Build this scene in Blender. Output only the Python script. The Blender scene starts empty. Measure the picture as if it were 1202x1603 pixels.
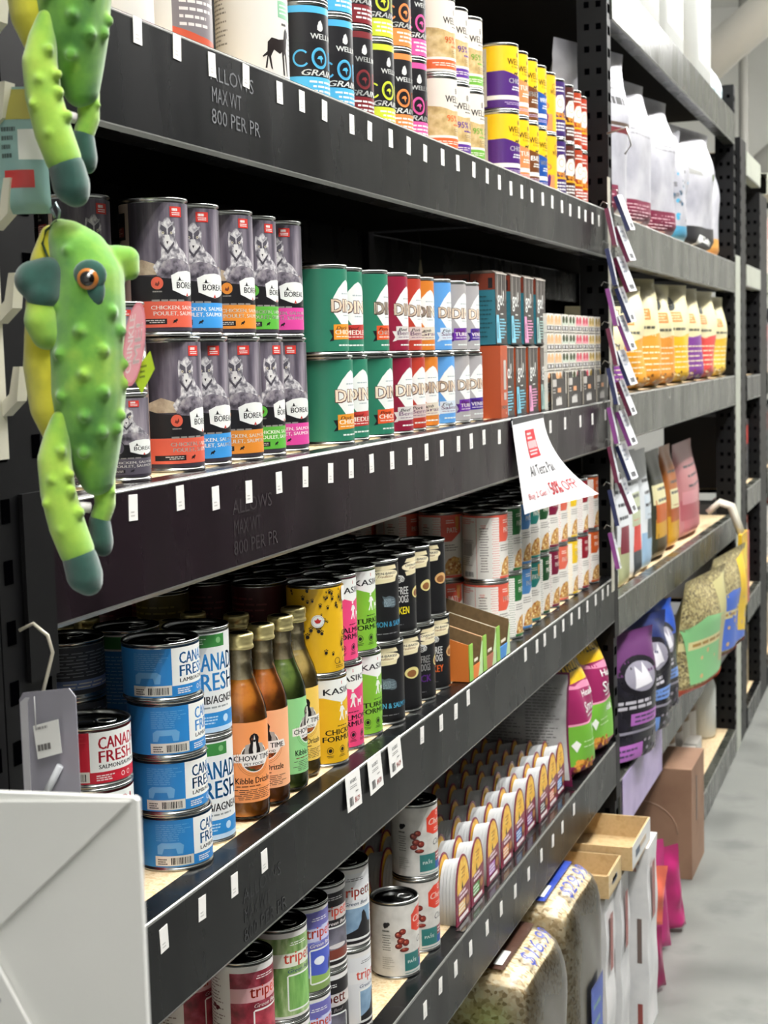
import bpy, bmesh, math, random
from mathutils import Vector, Matrix, noise as mnoise
from mathutils.geometry import tessellate_polygon
random.seed(7)
PI = math.pi
SC = bpy.context.scene
COL = SC.collection

# ---------------------------------------------------------------- camera
FPX, YAW, PITCH, ROLL = 2353.05, 0.348944, 0.102777, -0.026599
cd = bpy.data.cameras.new('camera')
cam = bpy.data.objects.new('camera', cd)
COL.objects.link(cam)
cd.sensor_fit = 'VERTICAL'
cd.sensor_height = 36.0
cd.lens = FPX / 1603 * 36.0
cd.clip_start = 0.05
cf = Vector((-math.sin(YAW) * math.cos(PITCH), math.cos(YAW) * math.cos(PITCH), -math.sin(PITCH)))
cr0 = Vector((math.cos(YAW), math.sin(YAW), 0))
cu0 = cr0.cross(cf)
cr = cr0 * math.cos(ROLL) + cu0 * math.sin(ROLL)
cu = cu0 * math.cos(ROLL) - cr0 * math.sin(ROLL)
mw = Matrix((cr, cu, -cf)).transposed().to_4x4()
mw.translation = Vector((0.70999, 0, 1.62))
cam.matrix_world = mw
cd.dof.use_dof = True
cd.dof.focus_distance = 1.75
cd.dof.aperture_fstop = 13.5
SC.camera = cam

# ---------------------------------------------------------------- world, lamps, exposure
SC.view_settings.view_transform = 'Standard'
SC.view_settings.look = 'None'
SC.view_settings.gamma = 1
SC.view_settings.exposure = 0.06
w = bpy.data.worlds.new('world')
SC.world = w
w.use_nodes = True
w.node_tree.nodes['Background'].inputs[0].default_value = (0.92, 0.92, 0.88, 1)
w.node_tree.nodes['Background'].inputs[1].default_value = 0.30
LAMPS = []
def area(x, y, z, sx, sy, power, rot=(0, 0, 0), col=(1.0, 0.985, 0.965)):
    ld = bpy.data.lights.new('ceiling_tube_lamp', 'AREA')
    ld.shape = 'RECTANGLE'
    ld.size, ld.size_y = sx, sy
    ld.energy = power
    ld.color = col
    o = bpy.data.objects.new('ceiling_tube_lamp', ld)
    o.location = (x, y, z)
    o.rotation_euler = rot
    COL.objects.link(o)
    LAMPS.append(o)
    return o
LP = [(1.25, 0.2, 3.95), (1.25, 2.6, 3.95), (1.25, 5.0, 3.95), (1.25, 7.6, 3.95), (1.25, 10.4, 3.95)]
for (lx, ly, lz) in LP:
    for s in (-0.09, 0.09):
        area(lx + s, ly, lz - 0.03, 0.05, 1.9, 47)
    area(lx, ly, lz + 0.12, 0.22, 1.9, 110, (PI, 0, 0))

# ---------------------------------------------------------------- materials
def srgb(h):
    h = h.lstrip('#')
    o = []
    for i in (0, 2, 4):
        c = int(h[i:i + 2], 16) / 255
        o.append(c / 12.92 if c <= 0.04045 else ((c + 0.055) / 1.055) ** 2.4)
    return (o[0], o[1], o[2], 1)
_M = {}
def M(h, rough=0.38, metal=0.0, coat=0.0, spec=0.5):
    k = (h, rough, metal, coat, spec)
    if k in _M: return _M[k]
    m = bpy.data.materials.new('paint_' + h.lstrip('#'))
    m.use_nodes = True
    b = m.node_tree.nodes['Principled BSDF']
    b.inputs['Base Color'].default_value = srgb(h)
    b.inputs['Roughness'].default_value = rough
    b.inputs['Metallic'].default_value = metal
    b.inputs['Coat Weight'].default_value = coat
    b.inputs['Specular IOR Level'].default_value = spec
    _M[k] = m
    return m
def MN(name, cols, scale=20, rough=0.5, metal=0, detail=4, bump=0.0, stretch=(1, 1, 1), kind='noise', pos=None, coat=0.0, rrange=None):
    """noise-driven colour material in object space"""
    if name in _M: return _M[name]
    m = bpy.data.materials.new(name)
    m.use_nodes = True
    nt = m.node_tree
    b = nt.nodes['Principled BSDF']
    tc = nt.nodes.new('ShaderNodeTexCoord')
    mp = nt.nodes.new('ShaderNodeMapping')
    mp.inputs['Scale'].default_value = stretch
    nt.links.new(tc.outputs['Object'], mp.inputs['Vector'])
    if kind == 'voronoi':
        n = nt.nodes.new('ShaderNodeTexVoronoi')
        n.inputs['Scale'].default_value = scale
        sep = nt.nodes.new('ShaderNodeSeparateColor')
        nt.links.new(n.outputs['Color'], sep.inputs['Color'])
        fac = sep.outputs[0]
        hgt = n.outputs['Distance']
    else:
        n = nt.nodes.new('ShaderNodeTexNoise')
        n.inputs['Scale'].default_value = scale
        n.inputs['Detail'].default_value = detail
        fac = n.outputs['Fac']
        hgt = fac
    nt.links.new(mp.outputs['Vector'], n.inputs['Vector'])
    r = nt.nodes.new('ShaderNodeValToRGB')
    els = r.color_ramp.elements
    ps = pos or [0.3 + 0.4 * i / (len(cols) - 1) for i in range(len(cols))]
    while len(els) < len(cols): els.new(0.5)
    for e, p, c in zip(els, ps, cols):
        e.position = p
        e.color = srgb(c)
    nt.links.new(fac, r.inputs['Fac'])
    nt.links.new(r.outputs['Color'], b.inputs['Base Color'])
    b.inputs['Roughness'].default_value = rough
    b.inputs['Metallic'].default_value = metal
    b.inputs['Coat Weight'].default_value = coat
    if rrange:
        mr = nt.nodes.new('ShaderNodeMapRange')
        mr.inputs['From Min'].default_value = 0.3
        mr.inputs['From Max'].default_value = 0.7
        mr.inputs['To Min'].default_value = rrange[0]
        mr.inputs['To Max'].default_value = rrange[1]
        nt.links.new(fac, mr.inputs['Value'])
        nt.links.new(mr.outputs['Result'], b.inputs['Roughness'])
    if bump:
        bp = nt.nodes.new('ShaderNodeBump')
        bp.inputs['Strength'].default_value = bump
        bp.inputs['Distance'].default_value = 0.002
        nt.links.new(hgt, bp.inputs['Height'])
        nt.links.new(bp.outputs['Normal'], b.inputs['Normal'])
    _M[name] = m
    return m
def glassy(name, tint='#ffffff', base=0.08, rough=0.03):
    """thin clear film or glass wall: mostly see-through with a Fresnel gloss"""
    if name in _M: return _M[name]
    m = bpy.data.materials.new(name)
    m.use_nodes = True
    nt = m.node_tree
    nt.nodes.remove(nt.nodes['Principled BSDF'])
    out = nt.nodes['Material Output']
    t = nt.nodes.new('ShaderNodeBsdfTransparent')
    t.inputs[0].default_value = srgb(tint)
    g = nt.nodes.new('ShaderNodeBsdfGlossy')
    g.inputs['Roughness'].default_value = rough
    fr = nt.nodes.new('ShaderNodeFresnel')
    fr.inputs[0].default_value = 1.5
    ad = nt.nodes.new('ShaderNodeMath')
    ad.inputs[1].default_value = base
    nt.links.new(fr.outputs[0], ad.inputs[0])
    mx = nt.nodes.new('ShaderNodeMixShader')
    nt.links.new(ad.outputs[0], mx.inputs[0])
    nt.links.new(t.outputs[0], mx.inputs[1])
    nt.links.new(g.outputs[0], mx.inputs[2])
    nt.links.new(mx.outputs[0], out.inputs[0])
    _M[name] = m
    return m
TIN = M('#b9bbb8', 0.25, 1.0)
TIND = M('#6d6f70', 0.28, 1.0)
WHITE = '#eceeea'
BLACK = '#141416'

# ---------------------------------------------------------------- mesh helpers
class MB:
    def __init__(s):
        s.v, s.f, s.m, s.mats, s.sm = [], [], [], [], []
    def mi(s, m):
        if m not in s.mats: s.mats.append(m)
        return s.mats.index(m)
    def add(s, vs, fs, m, smooth=False):
        o = len(s.v)
        s.v += [tuple(p) for p in vs]
        k = s.mi(m)
        for f in fs:
            s.f.append(tuple(i + o for i in f))
            s.m.append(k)
            s.sm.append(smooth)
    def box(s, a, b, m):
        x0, y0, z0 = a
        x1, y1, z1 = b
        s.add([(x0, y0, z0), (x1, y0, z0), (x1, y1, z0), (x0, y1, z0), (x0, y0, z1), (x1, y0, z1), (x1, y1, z1), (x0, y1, z1)],
              [(0, 3, 2, 1), (4, 5, 6, 7), (0, 1, 5, 4), (1, 2, 6, 5), (2, 3, 7, 6), (3, 0, 4, 7)], m)
    def prism(s, pts, axis, a, b, m, smooth=False):
        """polygon pts in the two axes other than `axis`, extruded from a to b"""
        def P(p, t):
            if axis == 0: return (t, p[0], p[1])
            if axis == 1: return (p[0], t, p[1])
            return (p[0], p[1], t)
        n = len(pts)
        vs = [P(p, a) for p in pts] + [P(p, b) for p in pts]
        tri = tessellate_polygon([[Vector((p[0], p[1], 0)) for p in pts]])
        fs = [tuple(t) for t in tri] + [tuple(i + n for i in reversed(t)) for t in tri]
        s.add(vs, fs, m)
        s.add(vs, [(i, (i + 1) % n, n + (i + 1) % n, n + i) for i in range(n)], m, smooth)
    def lathe(s, prof, m, n=32, c=(0, 0), smooth=True):
        vs = []
        for r, z in prof:
            for i in range(n):
                a = 2 * PI * i / n
                vs.append((c[0] + r * math.cos(a), c[1] + r * math.sin(a), z))
        fs = []
        for k in range(len(prof) - 1):
            for i in range(n):
                j = (i + 1) % n
                fs.append((k * n + i, k * n + j, (k + 1) * n + j, (k + 1) * n + i))
        s.add(vs, fs, m, smooth)
    def tube(s, pts, r, m, n=8, closed=False):
        pts = [Vector(p) for p in pts]
        vs, fs = [], []
        L = len(pts)
        for i, p in enumerate(pts):
            q0 = pts[i - 1] if (i > 0 or closed) else p
            q1 = pts[(i + 1) % L] if (i < L - 1 or closed) else p
            d = (q1 - q0).normalized()
            up = Vector((0, 0, 1)) if abs(d.z) < 0.9 else Vector((1, 0, 0))
            a = d.cross(up).normalized()
            b = d.cross(a)
            for k in range(n):
                t = 2 * PI * k / n
                vs.append(p + a * math.cos(t) * r + b * math.sin(t) * r)
        for i in range(L if closed else L - 1):
            for k in range(n):
                j = (i + 1) % L
                fs.append((i * n + k, i * n + (k + 1) % n, j * n + (k + 1) % n, j * n + k))
        if not closed:
            fs.append(tuple(range(n)))
            fs.append(tuple((L - 1) * n + k for k in reversed(range(n))))
        s.add(vs, fs, m, True)
    def mesh(s, name):
        me = bpy.data.meshes.new(name)
        me.from_pydata(s.v, [], s.f)
        for m in s.mats: me.materials.append(m)
        me.polygons.foreach_set('material_index', s.m)
        me.polygons.foreach_set('use_smooth', s.sm)
        me.update()
        bm = bmesh.new()
        bm.from_mesh(me)
        bmesh.ops.recalc_face_normals(bm, faces=bm.faces)
        bm.to_mesh(me)
        bm.free()
        return me
def ob(name, me, parent=None, loc=(0, 0, 0), rz=0.0):
    if isinstance(me, MB): me = me.mesh(name)
    o = bpy.data.objects.new(name, me)
    COL.objects.link(o)
    o.location = loc
    o.rotation_euler = (0, 0, rz)
    if parent: o.parent = parent
    return o
def tag(o, label=None, cat=None, group=None, kind=None):
    if label: o['label'] = label
    if cat: o['category'] = cat
    if group: o['group'] = group
    if kind: o['kind'] = kind
    return o
def empty(name, loc, rz=0.0):
    o = bpy.data.objects.new(name, None)
    o.empty_display_size = 0.02
    COL.objects.link(o)
    o.location = loc
    o.rotation_euler = (0, 0, rz)
    return o
def copy_tree(o, parent=None):
    c = o.copy()
    COL.objects.link(c)
    c.parent = parent
    for ch in list(KIDS.get(o.name, [])):
        copy_tree(ch, c)
    return c
KIDS = {}
class Proto:
    """first use places the thing itself, every later use a copy of it with copies of its parts"""
    def __init__(s, name, parts):
        s.name, s.parts, s.root, s.used = name, parts, None, False
    def put(s, loc, rz, label, cat, group=None, rot=None):
        if s.root is None:
            r = empty(s.name, loc, rz)
            kids = []
            for p in s.parts:
                k = ob(p[0], p[1], r)
                if len(p) > 2:
                    for q in p[2]: KIDS.setdefault(k.name, []).append(ob(q[0], q[1], k))
                kids.append(k)
            KIDS[r.name] = kids
            s.root = r
        else:
            r = copy_tree(s.root)
            r.location = loc
            r.rotation_euler = (0, 0, rz)
        if rot: r.rotation_euler = rot
        for k in ('label', 'category', 'group'):
            if k in r: del r[k]
        tag(r, label, cat, group)
        return r

# ---------------------------------------------------------------- printed artwork (real thin polygons wrapped on a surface)
_T = {}
def text_tris(s, bold=True, shear=0.0):
    k = (s, bold, shear)
    if k in _T: return _T[k]
    cu_ = bpy.data.curves.new('lettering', 'FONT')
    cu_.body = s
    cu_.resolution_u = 2
    cu_.offset = 0.0
    cu_.shear = shear
    o = bpy.data.objects.new('lettering', cu_)
    COL.objects.link(o)
    bpy.context.view_layer.update()
    me = bpy.data.meshes.new_from_object(o.evaluated_get(bpy.context.evaluated_depsgraph_get()))
    me.calc_loop_triangles()
    vs = [(v.co.x, v.co.y) for v in me.vertices]
    x0 = min(v[0] for v in vs); x1 = max(v[0] for v in vs)
    y0 = min(v[1] for v in vs); y1 = max(v[1] for v in vs)
    vs = [((x - x0) / (x1 - x0), (y - y0) / (y1 - y0)) for x, y in vs]
    tr = [[vs[i] for i in t.vertices] for t in me.loop_triangles]
    if bold:
        e = .05 / max(.3, len(s) * .6)
        tr = [[(x * (1 - e) + k * e, y) for x, y in t] for k in (0, .5, 1) for t in tr]
    bpy.data.objects.remove(o)
    bpy.data.curves.remove(cu_)
    bpy.data.meshes.remove(me)
    _T[k] = tr
    return tr
def clip(poly, ax, lim, keep_less):
    out = []
    n = len(poly)
    for i in range(n):
        a, b = poly[i], poly[(i + 1) % n]
        ia = (a[ax] <= lim) if keep_less else (a[ax] >= lim)
        ib = (b[ax] <= lim) if keep_less else (b[ax] >= lim)
        if ia: out.append(a)
        if ia != ib:
            t = (lim - a[ax]) / (b[ax] - a[ax])
            p = [a[0] + (b[0] - a[0]) * t, a[1] + (b[1] - a[1]) * t]
            p[ax] = lim
            out.append(tuple(p))
    return out
class Art:
    def __init__(s, ku=1.0, kv=1.0):
        s.t, s.l, s.ku, s.kv = [], 0, ku, kv      # ku,kv: art units per millimetre
        s.rng = random.Random(3)
    def _m(s, m):
        return M(m) if isinstance(m, str) else m
    def tri(s, tris, m):
        m = s._m(m)
        for t in tris: s.t.append((t, m, s.l))
        s.l += 1
        return s
    def rect(s, u0, v0, u1, v1, m):
        return s.tri([[(u0, v0), (u1, v0), (u1, v1), (u0, v1)]], m)
    def poly(s, pts, m):
        tr = tessellate_polygon([[Vector((p[0], p[1], 0)) for p in pts]])
        return s.tri([[pts[i] for i in t] for t in tr], m)
    def ell(s, cu_, cv_, ru, rv, m, n=16):
        return s.tri([[(cu_ + ru * math.cos(2 * PI * i / n), cv_ + rv * math.sin(2 * PI * i / n)) for i in range(n)]], m)
    def circ(s, cu_, cv_, rmm, m, n=16):
        return s.ell(cu_, cv_, rmm * s.ku, rmm * s.kv, m, n)
    def ring(s, cu_, cv_, rmm, wmm, m, n=20, a0=0.0, a1=1.0):
        ts = []
        for i in range(n):
            p, q = (a0 + (a1 - a0) * i / n) * 2 * PI, (a0 + (a1 - a0) * (i + 1) / n) * 2 * PI
            P = lambda a, r: (cu_ + math.cos(a) * r * s.ku, cv_ + math.sin(a) * r * s.kv)
            ts.append([P(p, rmm - wmm), P(q, rmm - wmm), P(q, rmm), P(p, rmm)])
        return s.tri(ts, m)
    def text(s, st, u0, v0, u1, v1, m, bold=True, shear=0.0):
        return s.tri([[(u0 + x * (u1 - u0), v0 + y * (v1 - v0)) for x, y in t] for t in text_tris(st, bold, shear)], m)
    def vtext(s, st, u0, v0, u1, v1, m, bold=True):
        return s.tri([[(u1 - y * (u1 - u0), v0 + x * (v1 - v0)) for x, y in t] for t in text_tris(st, bold)], m)
    def lines(s, u0, v0, u1, v1, n, m, fill=0.5, align=0):
        ts = []
        dv = (v1 - v0) / n
        for i in range(n):
            y = v0 + dv * (i + (1 - fill) / 2)
            L = (u1 - u0) * s.rng.uniform(0.6, 1.0)
            x = u0 if align == 0 else ((u0 + u1 - L) / 2 if align == 1 else u1 - L)
            e = x + L
            while x < e:
                wd = (u1 - u0) * s.rng.uniform(0.08, 0.2)
                ts.append([(x, y), (min(x + wd, e), y), (min(x + wd, e), y + dv * fill), (x, y + dv * fill)])
                x += wd + (u1 - u0) * 0.03
        return s.tri(ts, m)
    def code(s, u0, v0, u1, v1, m=BLACK, vert=False):
        ts = []
        x = 0.0
        while x < 1:
            wd = s.rng.choice([0.02, 0.03, 0.05])
            e = min(x + wd, 1)
            if vert: ts.append([(u0, v0 + (v1 - v0) * x), (u1, v0 + (v1 - v0) * x), (u1, v0 + (v1 - v0) * e), (u0, v0 + (v1 - v0) * e)])
            else: ts.append([(u0 + (u1 - u0) * x, v0), (u0 + (u1 - u0) * e, v0), (u0 + (u1 - u0) * e, v1), (u0 + (u1 - u0) * x, v1)])
            x = e + s.rng.choice([0.02, 0.03, 0.04])
        return s.tri(ts, m)
    def blobs(s, u0, v0, u1, v1, n, rmm, cols):
        for c in cols:
            ts = []
            for i in range(n):
                a, b = s.rng.uniform(u0, u1), s.rng.uniform(v0, v1)
                r = rmm * s.rng.uniform(0.5, 1.1)
                q = s.rng.uniform(0.5, 1)
                ts.append([(a + r * s.ku * math.cos(k), b + r * s.kv * q * math.sin(k)) for k in [2 * PI * j / 7 for j in range(7)]])
            s.tri(ts, c)
        return s
    def build(s, name, mapf, gu=None, gv=None, nrm=None, step=None):
        B = MB()
        N = []
        vidx = {}
        for t, m, l in s.t:
            polys = [t]
            for ax, g in ((0, gu), (1, gv)):
                if not g: continue
                o0, st = g
                new = []
                for p in polys:
                    lo = min(q[ax] for q in p); hi = max(q[ax] for q in p)
                    k0 = math.floor((lo - o0) / st + 1e-6); k1 = math.ceil((hi - o0) / st - 1e-6)
                    if k1 - k0 <= 1:
                        new.append(p)
                        continue
                    for k in range(k0, k1):
                        q = clip(p, ax, o0 + k * st, False)
                        if len(q) > 2: q = clip(q, ax, o0 + (k + 1) * st, True)
                        if len(q) > 2: new.append(q)
                polys = new
            for p in polys:
                if sum(p[i][0] * p[(i + 1) % len(p)][1] - p[(i + 1) % len(p)][0] * p[i][1] for i in range(len(p))) < 0: p = p[::-1]
                cx = sum(q[0] for q in p) / len(p)
                B.add([mapf(q[0], q[1], l, cx) for q in p], [tuple(range(len(p)))], m, True)
                if nrm: N += [nrm(q[0], q[1]) for q in p]
        me = bpy.data.meshes.new(name)
        me.from_pydata(B.v, [], B.f)
        for m in B.mats: me.materials.append(m)
        me.polygons.foreach_set('material_index', B.m)
        me.polygons.foreach_set('use_smooth', B.sm)
        me.update()
        if nrm: me.normals_split_custom_set_from_vertices(N)
        return me
SEG = 48
def wrap_can(art, r, z0, z1, name='label', profile=None, lift=0.000012):
    """art u in degrees from the aisle side (+X), v 0..1 between z0 and z1"""
    st = 360.0 / SEG
    def mp(u, v, l, cx):
        k = math.floor(cx / st)
        t = (u - k * st) / st
        a, b = math.radians(k * st), math.radians((k + 1) * st)
        rr = (profile(v) if profile else r) + l * lift
        z = z0 + (z1 - z0) * v
        return (rr * (math.cos(a) * (1 - t) + math.cos(b) * t), rr * (math.sin(a) * (1 - t) + math.sin(b) * t), z)
    def nr(u, v):
        a = math.radians(u)
        return (math.cos(a), math.sin(a), 0)
    return art.build(name, mp, gu=(0, st), nrm=nr)
def flat(art, name, o, U, V, n, lift=0.00012):
    o, U, V, n = Vector(o), Vector(U), Vector(V), Vector(n)
    return art.build(name, lambda u, v, l, cx: tuple(o + U * u + V * v + n * (l * lift)))
def merge_into(B, me):
    """append an art mesh to a builder"""
    mats = list(me.materials)
    for p in me.polygons:
        B.add([me.vertices[i].co[:] for i in p.vertices], [tuple(range(len(p.vertices)))], mats[p.material_index])

# ---------------------------------------------------------------- tinned food: tin, lid with pull tab, printed label
def tin_parts(r, h, art, z0=0.005, z1=None, lidm=None, ring=True):
    z1 = z1 if z1 is not None else h - 0.006
    lidm = lidm or TIN
    B = MB()
    q = r - 0.0008
    B.lathe([(0, 0.0022), (r - 0.004, 0.002), (r - 0.003, 0.0), (r - 0.0005, 0.0003), (r, 0.0016), (r - 0.0004, 0.003), (q - 0.0012, 0.004), (q - 0.0006, 0.006),
             (q, 0.008), (q, h - 0.010), (q - 0.0014, h - 0.006), (q - 0.0014, h - 0.0042), (r - 0.0002, h - 0.003), (r, h - 0.0016), (r - 0.0008, h), (r - 0.0022, h - 0.0006),
             (r - 0.0028, h - 0.0045)], TIN, SEG)
    L = MB()
    L.lathe([(r - 0.0026, h - 0.0042), (r - 0.0065, h - 0.0045), (r - 0.0075, h - 0.0034), (r - 0.009, h - 0.0036), (r - 0.012, h - 0.0044), (r * 0.45, h - 0.0044), (r * 0.42, h - 0.0038), (0, h - 0.0038)], lidm, SEG)
    if ring:
        cx = r * 0.42
        pts = [(cx + 0.0085 * math.cos(a) * 1.25, 0.0085 * math.sin(a), h - 0.0022) for a in [2 * PI * i / 14 for i in range(14)]]
        L.tube(pts, 0.0011, TIN, 6, True)
        L.lathe([(0.0, h - 0.0018), (0.003, h - 0.0022), (0.003, h - 0.0036)], TIN, 10, (cx - 0.0105, 0))
    return [('tin', B.mesh('tin')), ('label', wrap_can(art, r - 0.0006, z0, z1)), ('lid', L.mesh('lid'))]
def A_(r, h):
    return Art(180 / (PI * r * 1000), 1 / ((h - 0.011) * 1000))
SILV = M('#c4c6c4', 0.3, 0.9)
INK = '#1c1b1e'
LIDD = M('#3a3b3d', 0.22, 1.0)

def art_wolf(c, r, h, off=0):
    a = A_(r, h)
    bark = MN('forest photo', ['#2e2a33', '#4a4450', '#6d6672', '#9a929a'], 55, 0.4, detail=6, stretch=(1, 1, 0.12), pos=[.35, .48, .58, .72])
    fur = MN('fur photo', ['#6b6870', '#b9b6ba', '#e2e0de'], 160, 0.4, detail=5, pos=[.38, .5, .62])
    rock = MN('rock photo', ['#37333c', '#7c7680', '#aaa4a6'], 90, 0.4, detail=6, pos=[.36, .5, .66])
    sand = MN('sand photo', ['#a38f78', '#cdbda2'], 120, 0.4)
    a.rect(-180, 0, 180, 1, '#c3aea4')
    a.rect(-108, 0, 70, 1, '#3a353f')
    a.rect(-108, .45, 70, 1, bark)
    a.poly([(-108, .44), (-108, .52), (-85, .56), (-60, .52), (-30, .5), (0, .55), (40, .5), (70, .5), (70, .44)], sand)
    a.poly([(-66, .5), (-58, .555), (-52, .57), (-50, .69), (-46, .74), (-25, .72), (-18, .66), (-5, .62), (20, .5), (0, .44), (-60, .44)], fur)
    a.poly([(-60, .44), (-48, .545), (-30, .57), (-8, .555), (14, .52), (50, .54), (70, .5), (70, .4), (-60, .4)], rock)
    # wolf's head: ears, mask, muzzle
    a.poly([(-55, .80), (-53, .86), (-47, .845), (-43, .885), (-36, .885), (-31, .845), (-26, .86), (-24, .80), (-26, .70), (-33, .64), (-40, .615), (-47, .64), (-54, .70)], fur)
    a.poly([(-52, .8), (-50, .83), (-41, .80), (-40, .74), (-42, .72), (-46, .76)], '#57545d')
    a.poly([(-28, .8), (-30, .83), (-38, .80), (-39, .74), (-37, .72), (-33, .76)], '#57545d')
    a.poly([(-44, .75), (-36, .75), (-35, .68), (-40, .65), (-45, .68)], '#dcdad8')
    a.circ(-47, .765, 1.3, '#e4dcc0').circ(-32.5, .765, 1.3, '#e4dcc0').circ(-47, .765, .7, INK).circ(-32.5, .765, .7, INK)
    a.poly([(-42, .70), (-38, .70), (-40, .675)], INK)
    a.poly([(-53, .68), (-40, .60), (-27, .68), (-28, .70), (-40, .63), (-52, .70)], '#4b4850')
    a.poly([(-108, .24), (-108, .46), (-90, .435), (-60, .42), (-35, .41), (-20, .36), (70, .40), (70, .24)], INK)
    a.rect(-108, .03, 70, .235, c)
    a.text('CHICKEN, SALMON', -72, .165, 30, .20, '#f6f2ec').text('POULET, SAUMON', -68, .118, 26, .155, '#f6f2ec')
    a.lines(-70, .225, 20, .255, 1, '#8d8a86')
    a.rect(-100, .055, -46, .098, INK)
    a.lines(-90, .062, -50, .092, 2, '#cfcac4', .5, 2)
    a.poly([(-36, .06), (-34, .085), (-30, .09), (-28, .1), (-26, .085), (-29, .075), (-29, .06), (-31, .07)], INK)
    a.circ(-60, .375, 7.4, INK, 22).circ(-60, .375, 6.5, c, 22)
    a.poly([(-64, .36), (-62, .385), (-60, .37), (-57, .395), (-56, .37), (-59, .35)], '#6e2b22')
    a.lines(-68, .30, -52, .32, 1, '#8d8a86')
    a.poly([(-34, .32), (-36, .435), (-22, .465), (0, .475), (22, .465), (36, .435), (34, .32), (14, .285), (0, .272), (-14, .285)], WHITE)
    a.text('BOREAL', -26, .335, 28, .385, INK)
    a.poly([(-26, .395), (-22, .40), (-19, .43), (-16, .40), (-8, .395)], INK)
    a.poly([(-4, .275), (0, .305), (4, .275)], '#c8382c')
    a.rect(-34, .89, -10, .97, '#d23b33').lines(-30, .935, -14, .958, 1, WHITE, .9).lines(-31, .90, -13, .93, 2, WHITE, .5, 1)
    # back panel
    a.rect(-165, .72, -116, .93, INK).rect(-160, .745, -120, .82, '#8c3b35').lines(-156, .75, -124, .815, 4, '#d7b8b0')
    a.lines(-156, .84, -135, .9, 2, '#7a7a72')
    a.lines(-170, .1, -118, .6, 18, '#6d5d56', .35)
    a.rect(-140, .04, -116, .045, INK)
    return a
def art_dine(bg, tagc, ttl, r, h, tagtext='#f4efe4', lite=None):
    a = A_(r, h)
    a.rect(-180, 0, 180, 1, bg)
    a.poly([(-48, .55), (-40, .66), (-28, .76), (-12, .84), (0, .87), (12, .84), (28, .76), (40, .66), (48, .55), (40, .46), (22, .33), (-22, .33), (-40, .46)], WHITE)
    a.lines(-26, .68, 26, .72, 1, '#a9b4b8', .4, 1).lines(-22, .42, 22, .45, 1, '#a9b4b8', .5, 1)
    for d in ((-1.6, -.009), (1.9, -.012), (-1.2, .007), (1.4, .006)): a.text('DINE', -46 + d[0], .48 + d[1], 46 + d[0], .63 + d[1], '#5a2f26')
    a.text('DINE', -46, .48, 46, .63, '#f7e6cf')
    a.poly([(-52, .12), (-45, .18), (-52, .26), (-42, .26), (-42, .13)], INK if lite is None else lite)
    a.poly([(-42, .14), (-42, .325), (42, .34), (42, .155)], tagc)
    a.text(ttl[0], -36, .262, 0, .305, INK if tagtext != '#f4efe4' else '#4a1e14', shear=.3)
    a.text(ttl[1], -39, .205, 36, .262, tagtext)
    a.lines(-36, .165, 30, .19, 1, tagtext, .4)
    a.lines(-30, .06, 24, .085, 1, '#dfe8e2', .8)
    a.rect(-148, .05, -108, .36, '#cfcfca').code(-145, .08, -112, .33, INK, True)
    a.lines(-150, .40, -112, .95, 18, '#9fb0a8', .3)
    return a
def art_ring(c, r, h, name='GRAIN', red=False):
    a = A_(r, h)
    a.rect(-180, 0, 180, 1, INK)
    a.rect(-180, .925, 180, 1, c).rect(-180, 0, 180, .22, c)
    a.rect(-180, .22, 180, .6, '#17161a')
    if red: a.rect(-180, 0, 180, .22, '#7a1f26')
    for u in (-88, -30, 26, 84):
        pass
    a.ring(-66, .42, 11, 2.4, c, 22, .12, .9).ring(-24, .43, 13.5, 2.6, c, 24).ring(-24, .43, 10.6, .8, c, 24)
    a.poly([(-32, .42), (-28, .45), (-20, .46), (-15, .43), (-19, .42), (-21, .37), (-24, .42)], c)
    a.text('R', 4, .32, 24, .52, c).text('E', 30, .32, 48, .52, c)
    a.text(name, -66, .232, 22, .30, WHITE, shear=.3)
    a.text('WELL', -46, .64, 2, .70, WHITE).text('NESS', 4, .64, 40, .70, WHITE)
    a.ring(-22, .77, 5, 1.3, WHITE, 14).poly([(-30, .74), (-26, .83), (-20, .85), (-15, .80), (-18, .74)], '#d9d9d6')
    a.lines(-60, .04, 34, .19, 3, WHITE, .45, 1)
    a.lines(-150, .3, -104, .86, 14, '#8b8b88', .3)
    return a
def art_cream(c, r, h):
    a = A_(r, h)
    hill = MN('grain field photo', ['#a98d58', '#c9ae79', '#dcc79a'], 70, 0.4, detail=5)
    a.rect(-180, 0, 180, 1, '#e6ddd0')
    a.poly([(-180, .18), (-180, .66), (-140, .68), (-100, .62), (-60, .60), (-20, .55), (20, .58), (60, .62), (180, .66), (180, .18)], hill)
    a.rect(-180, .165, 180, .2, '#eee9df').rect(-180, 0, 180, .02, '#eee9df')
    a.rect(-180, .035, 180, .165, c)
    a.text('WELLNESS', -46, .67, 56, .765, INK).lines(-24, .62, 30, .645, 1, '#5b564e', .7, 1)
    a.ring(-4, .85, 4, 1, INK, 12).poly([(-10, .8), (-6, .87), (0, .88), (2, .8)], '#8b8780')
    a.text('95%', -42, .40, -2, .49, c).text('CHICKEN', 4, .40, 60, .49, c).lines(-34, .34, 40, .37, 1, c, .7, 1).lines(-20, .26, 30, .31, 2, '#7d6a4e', .4, 1)
    a.lines(-80, .07, 10, .13, 2, '#f3ece0', .4, 1)
    a.lines(-170, .3, -110, .9, 16, '#9d8f78', .3)
    return a
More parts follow.
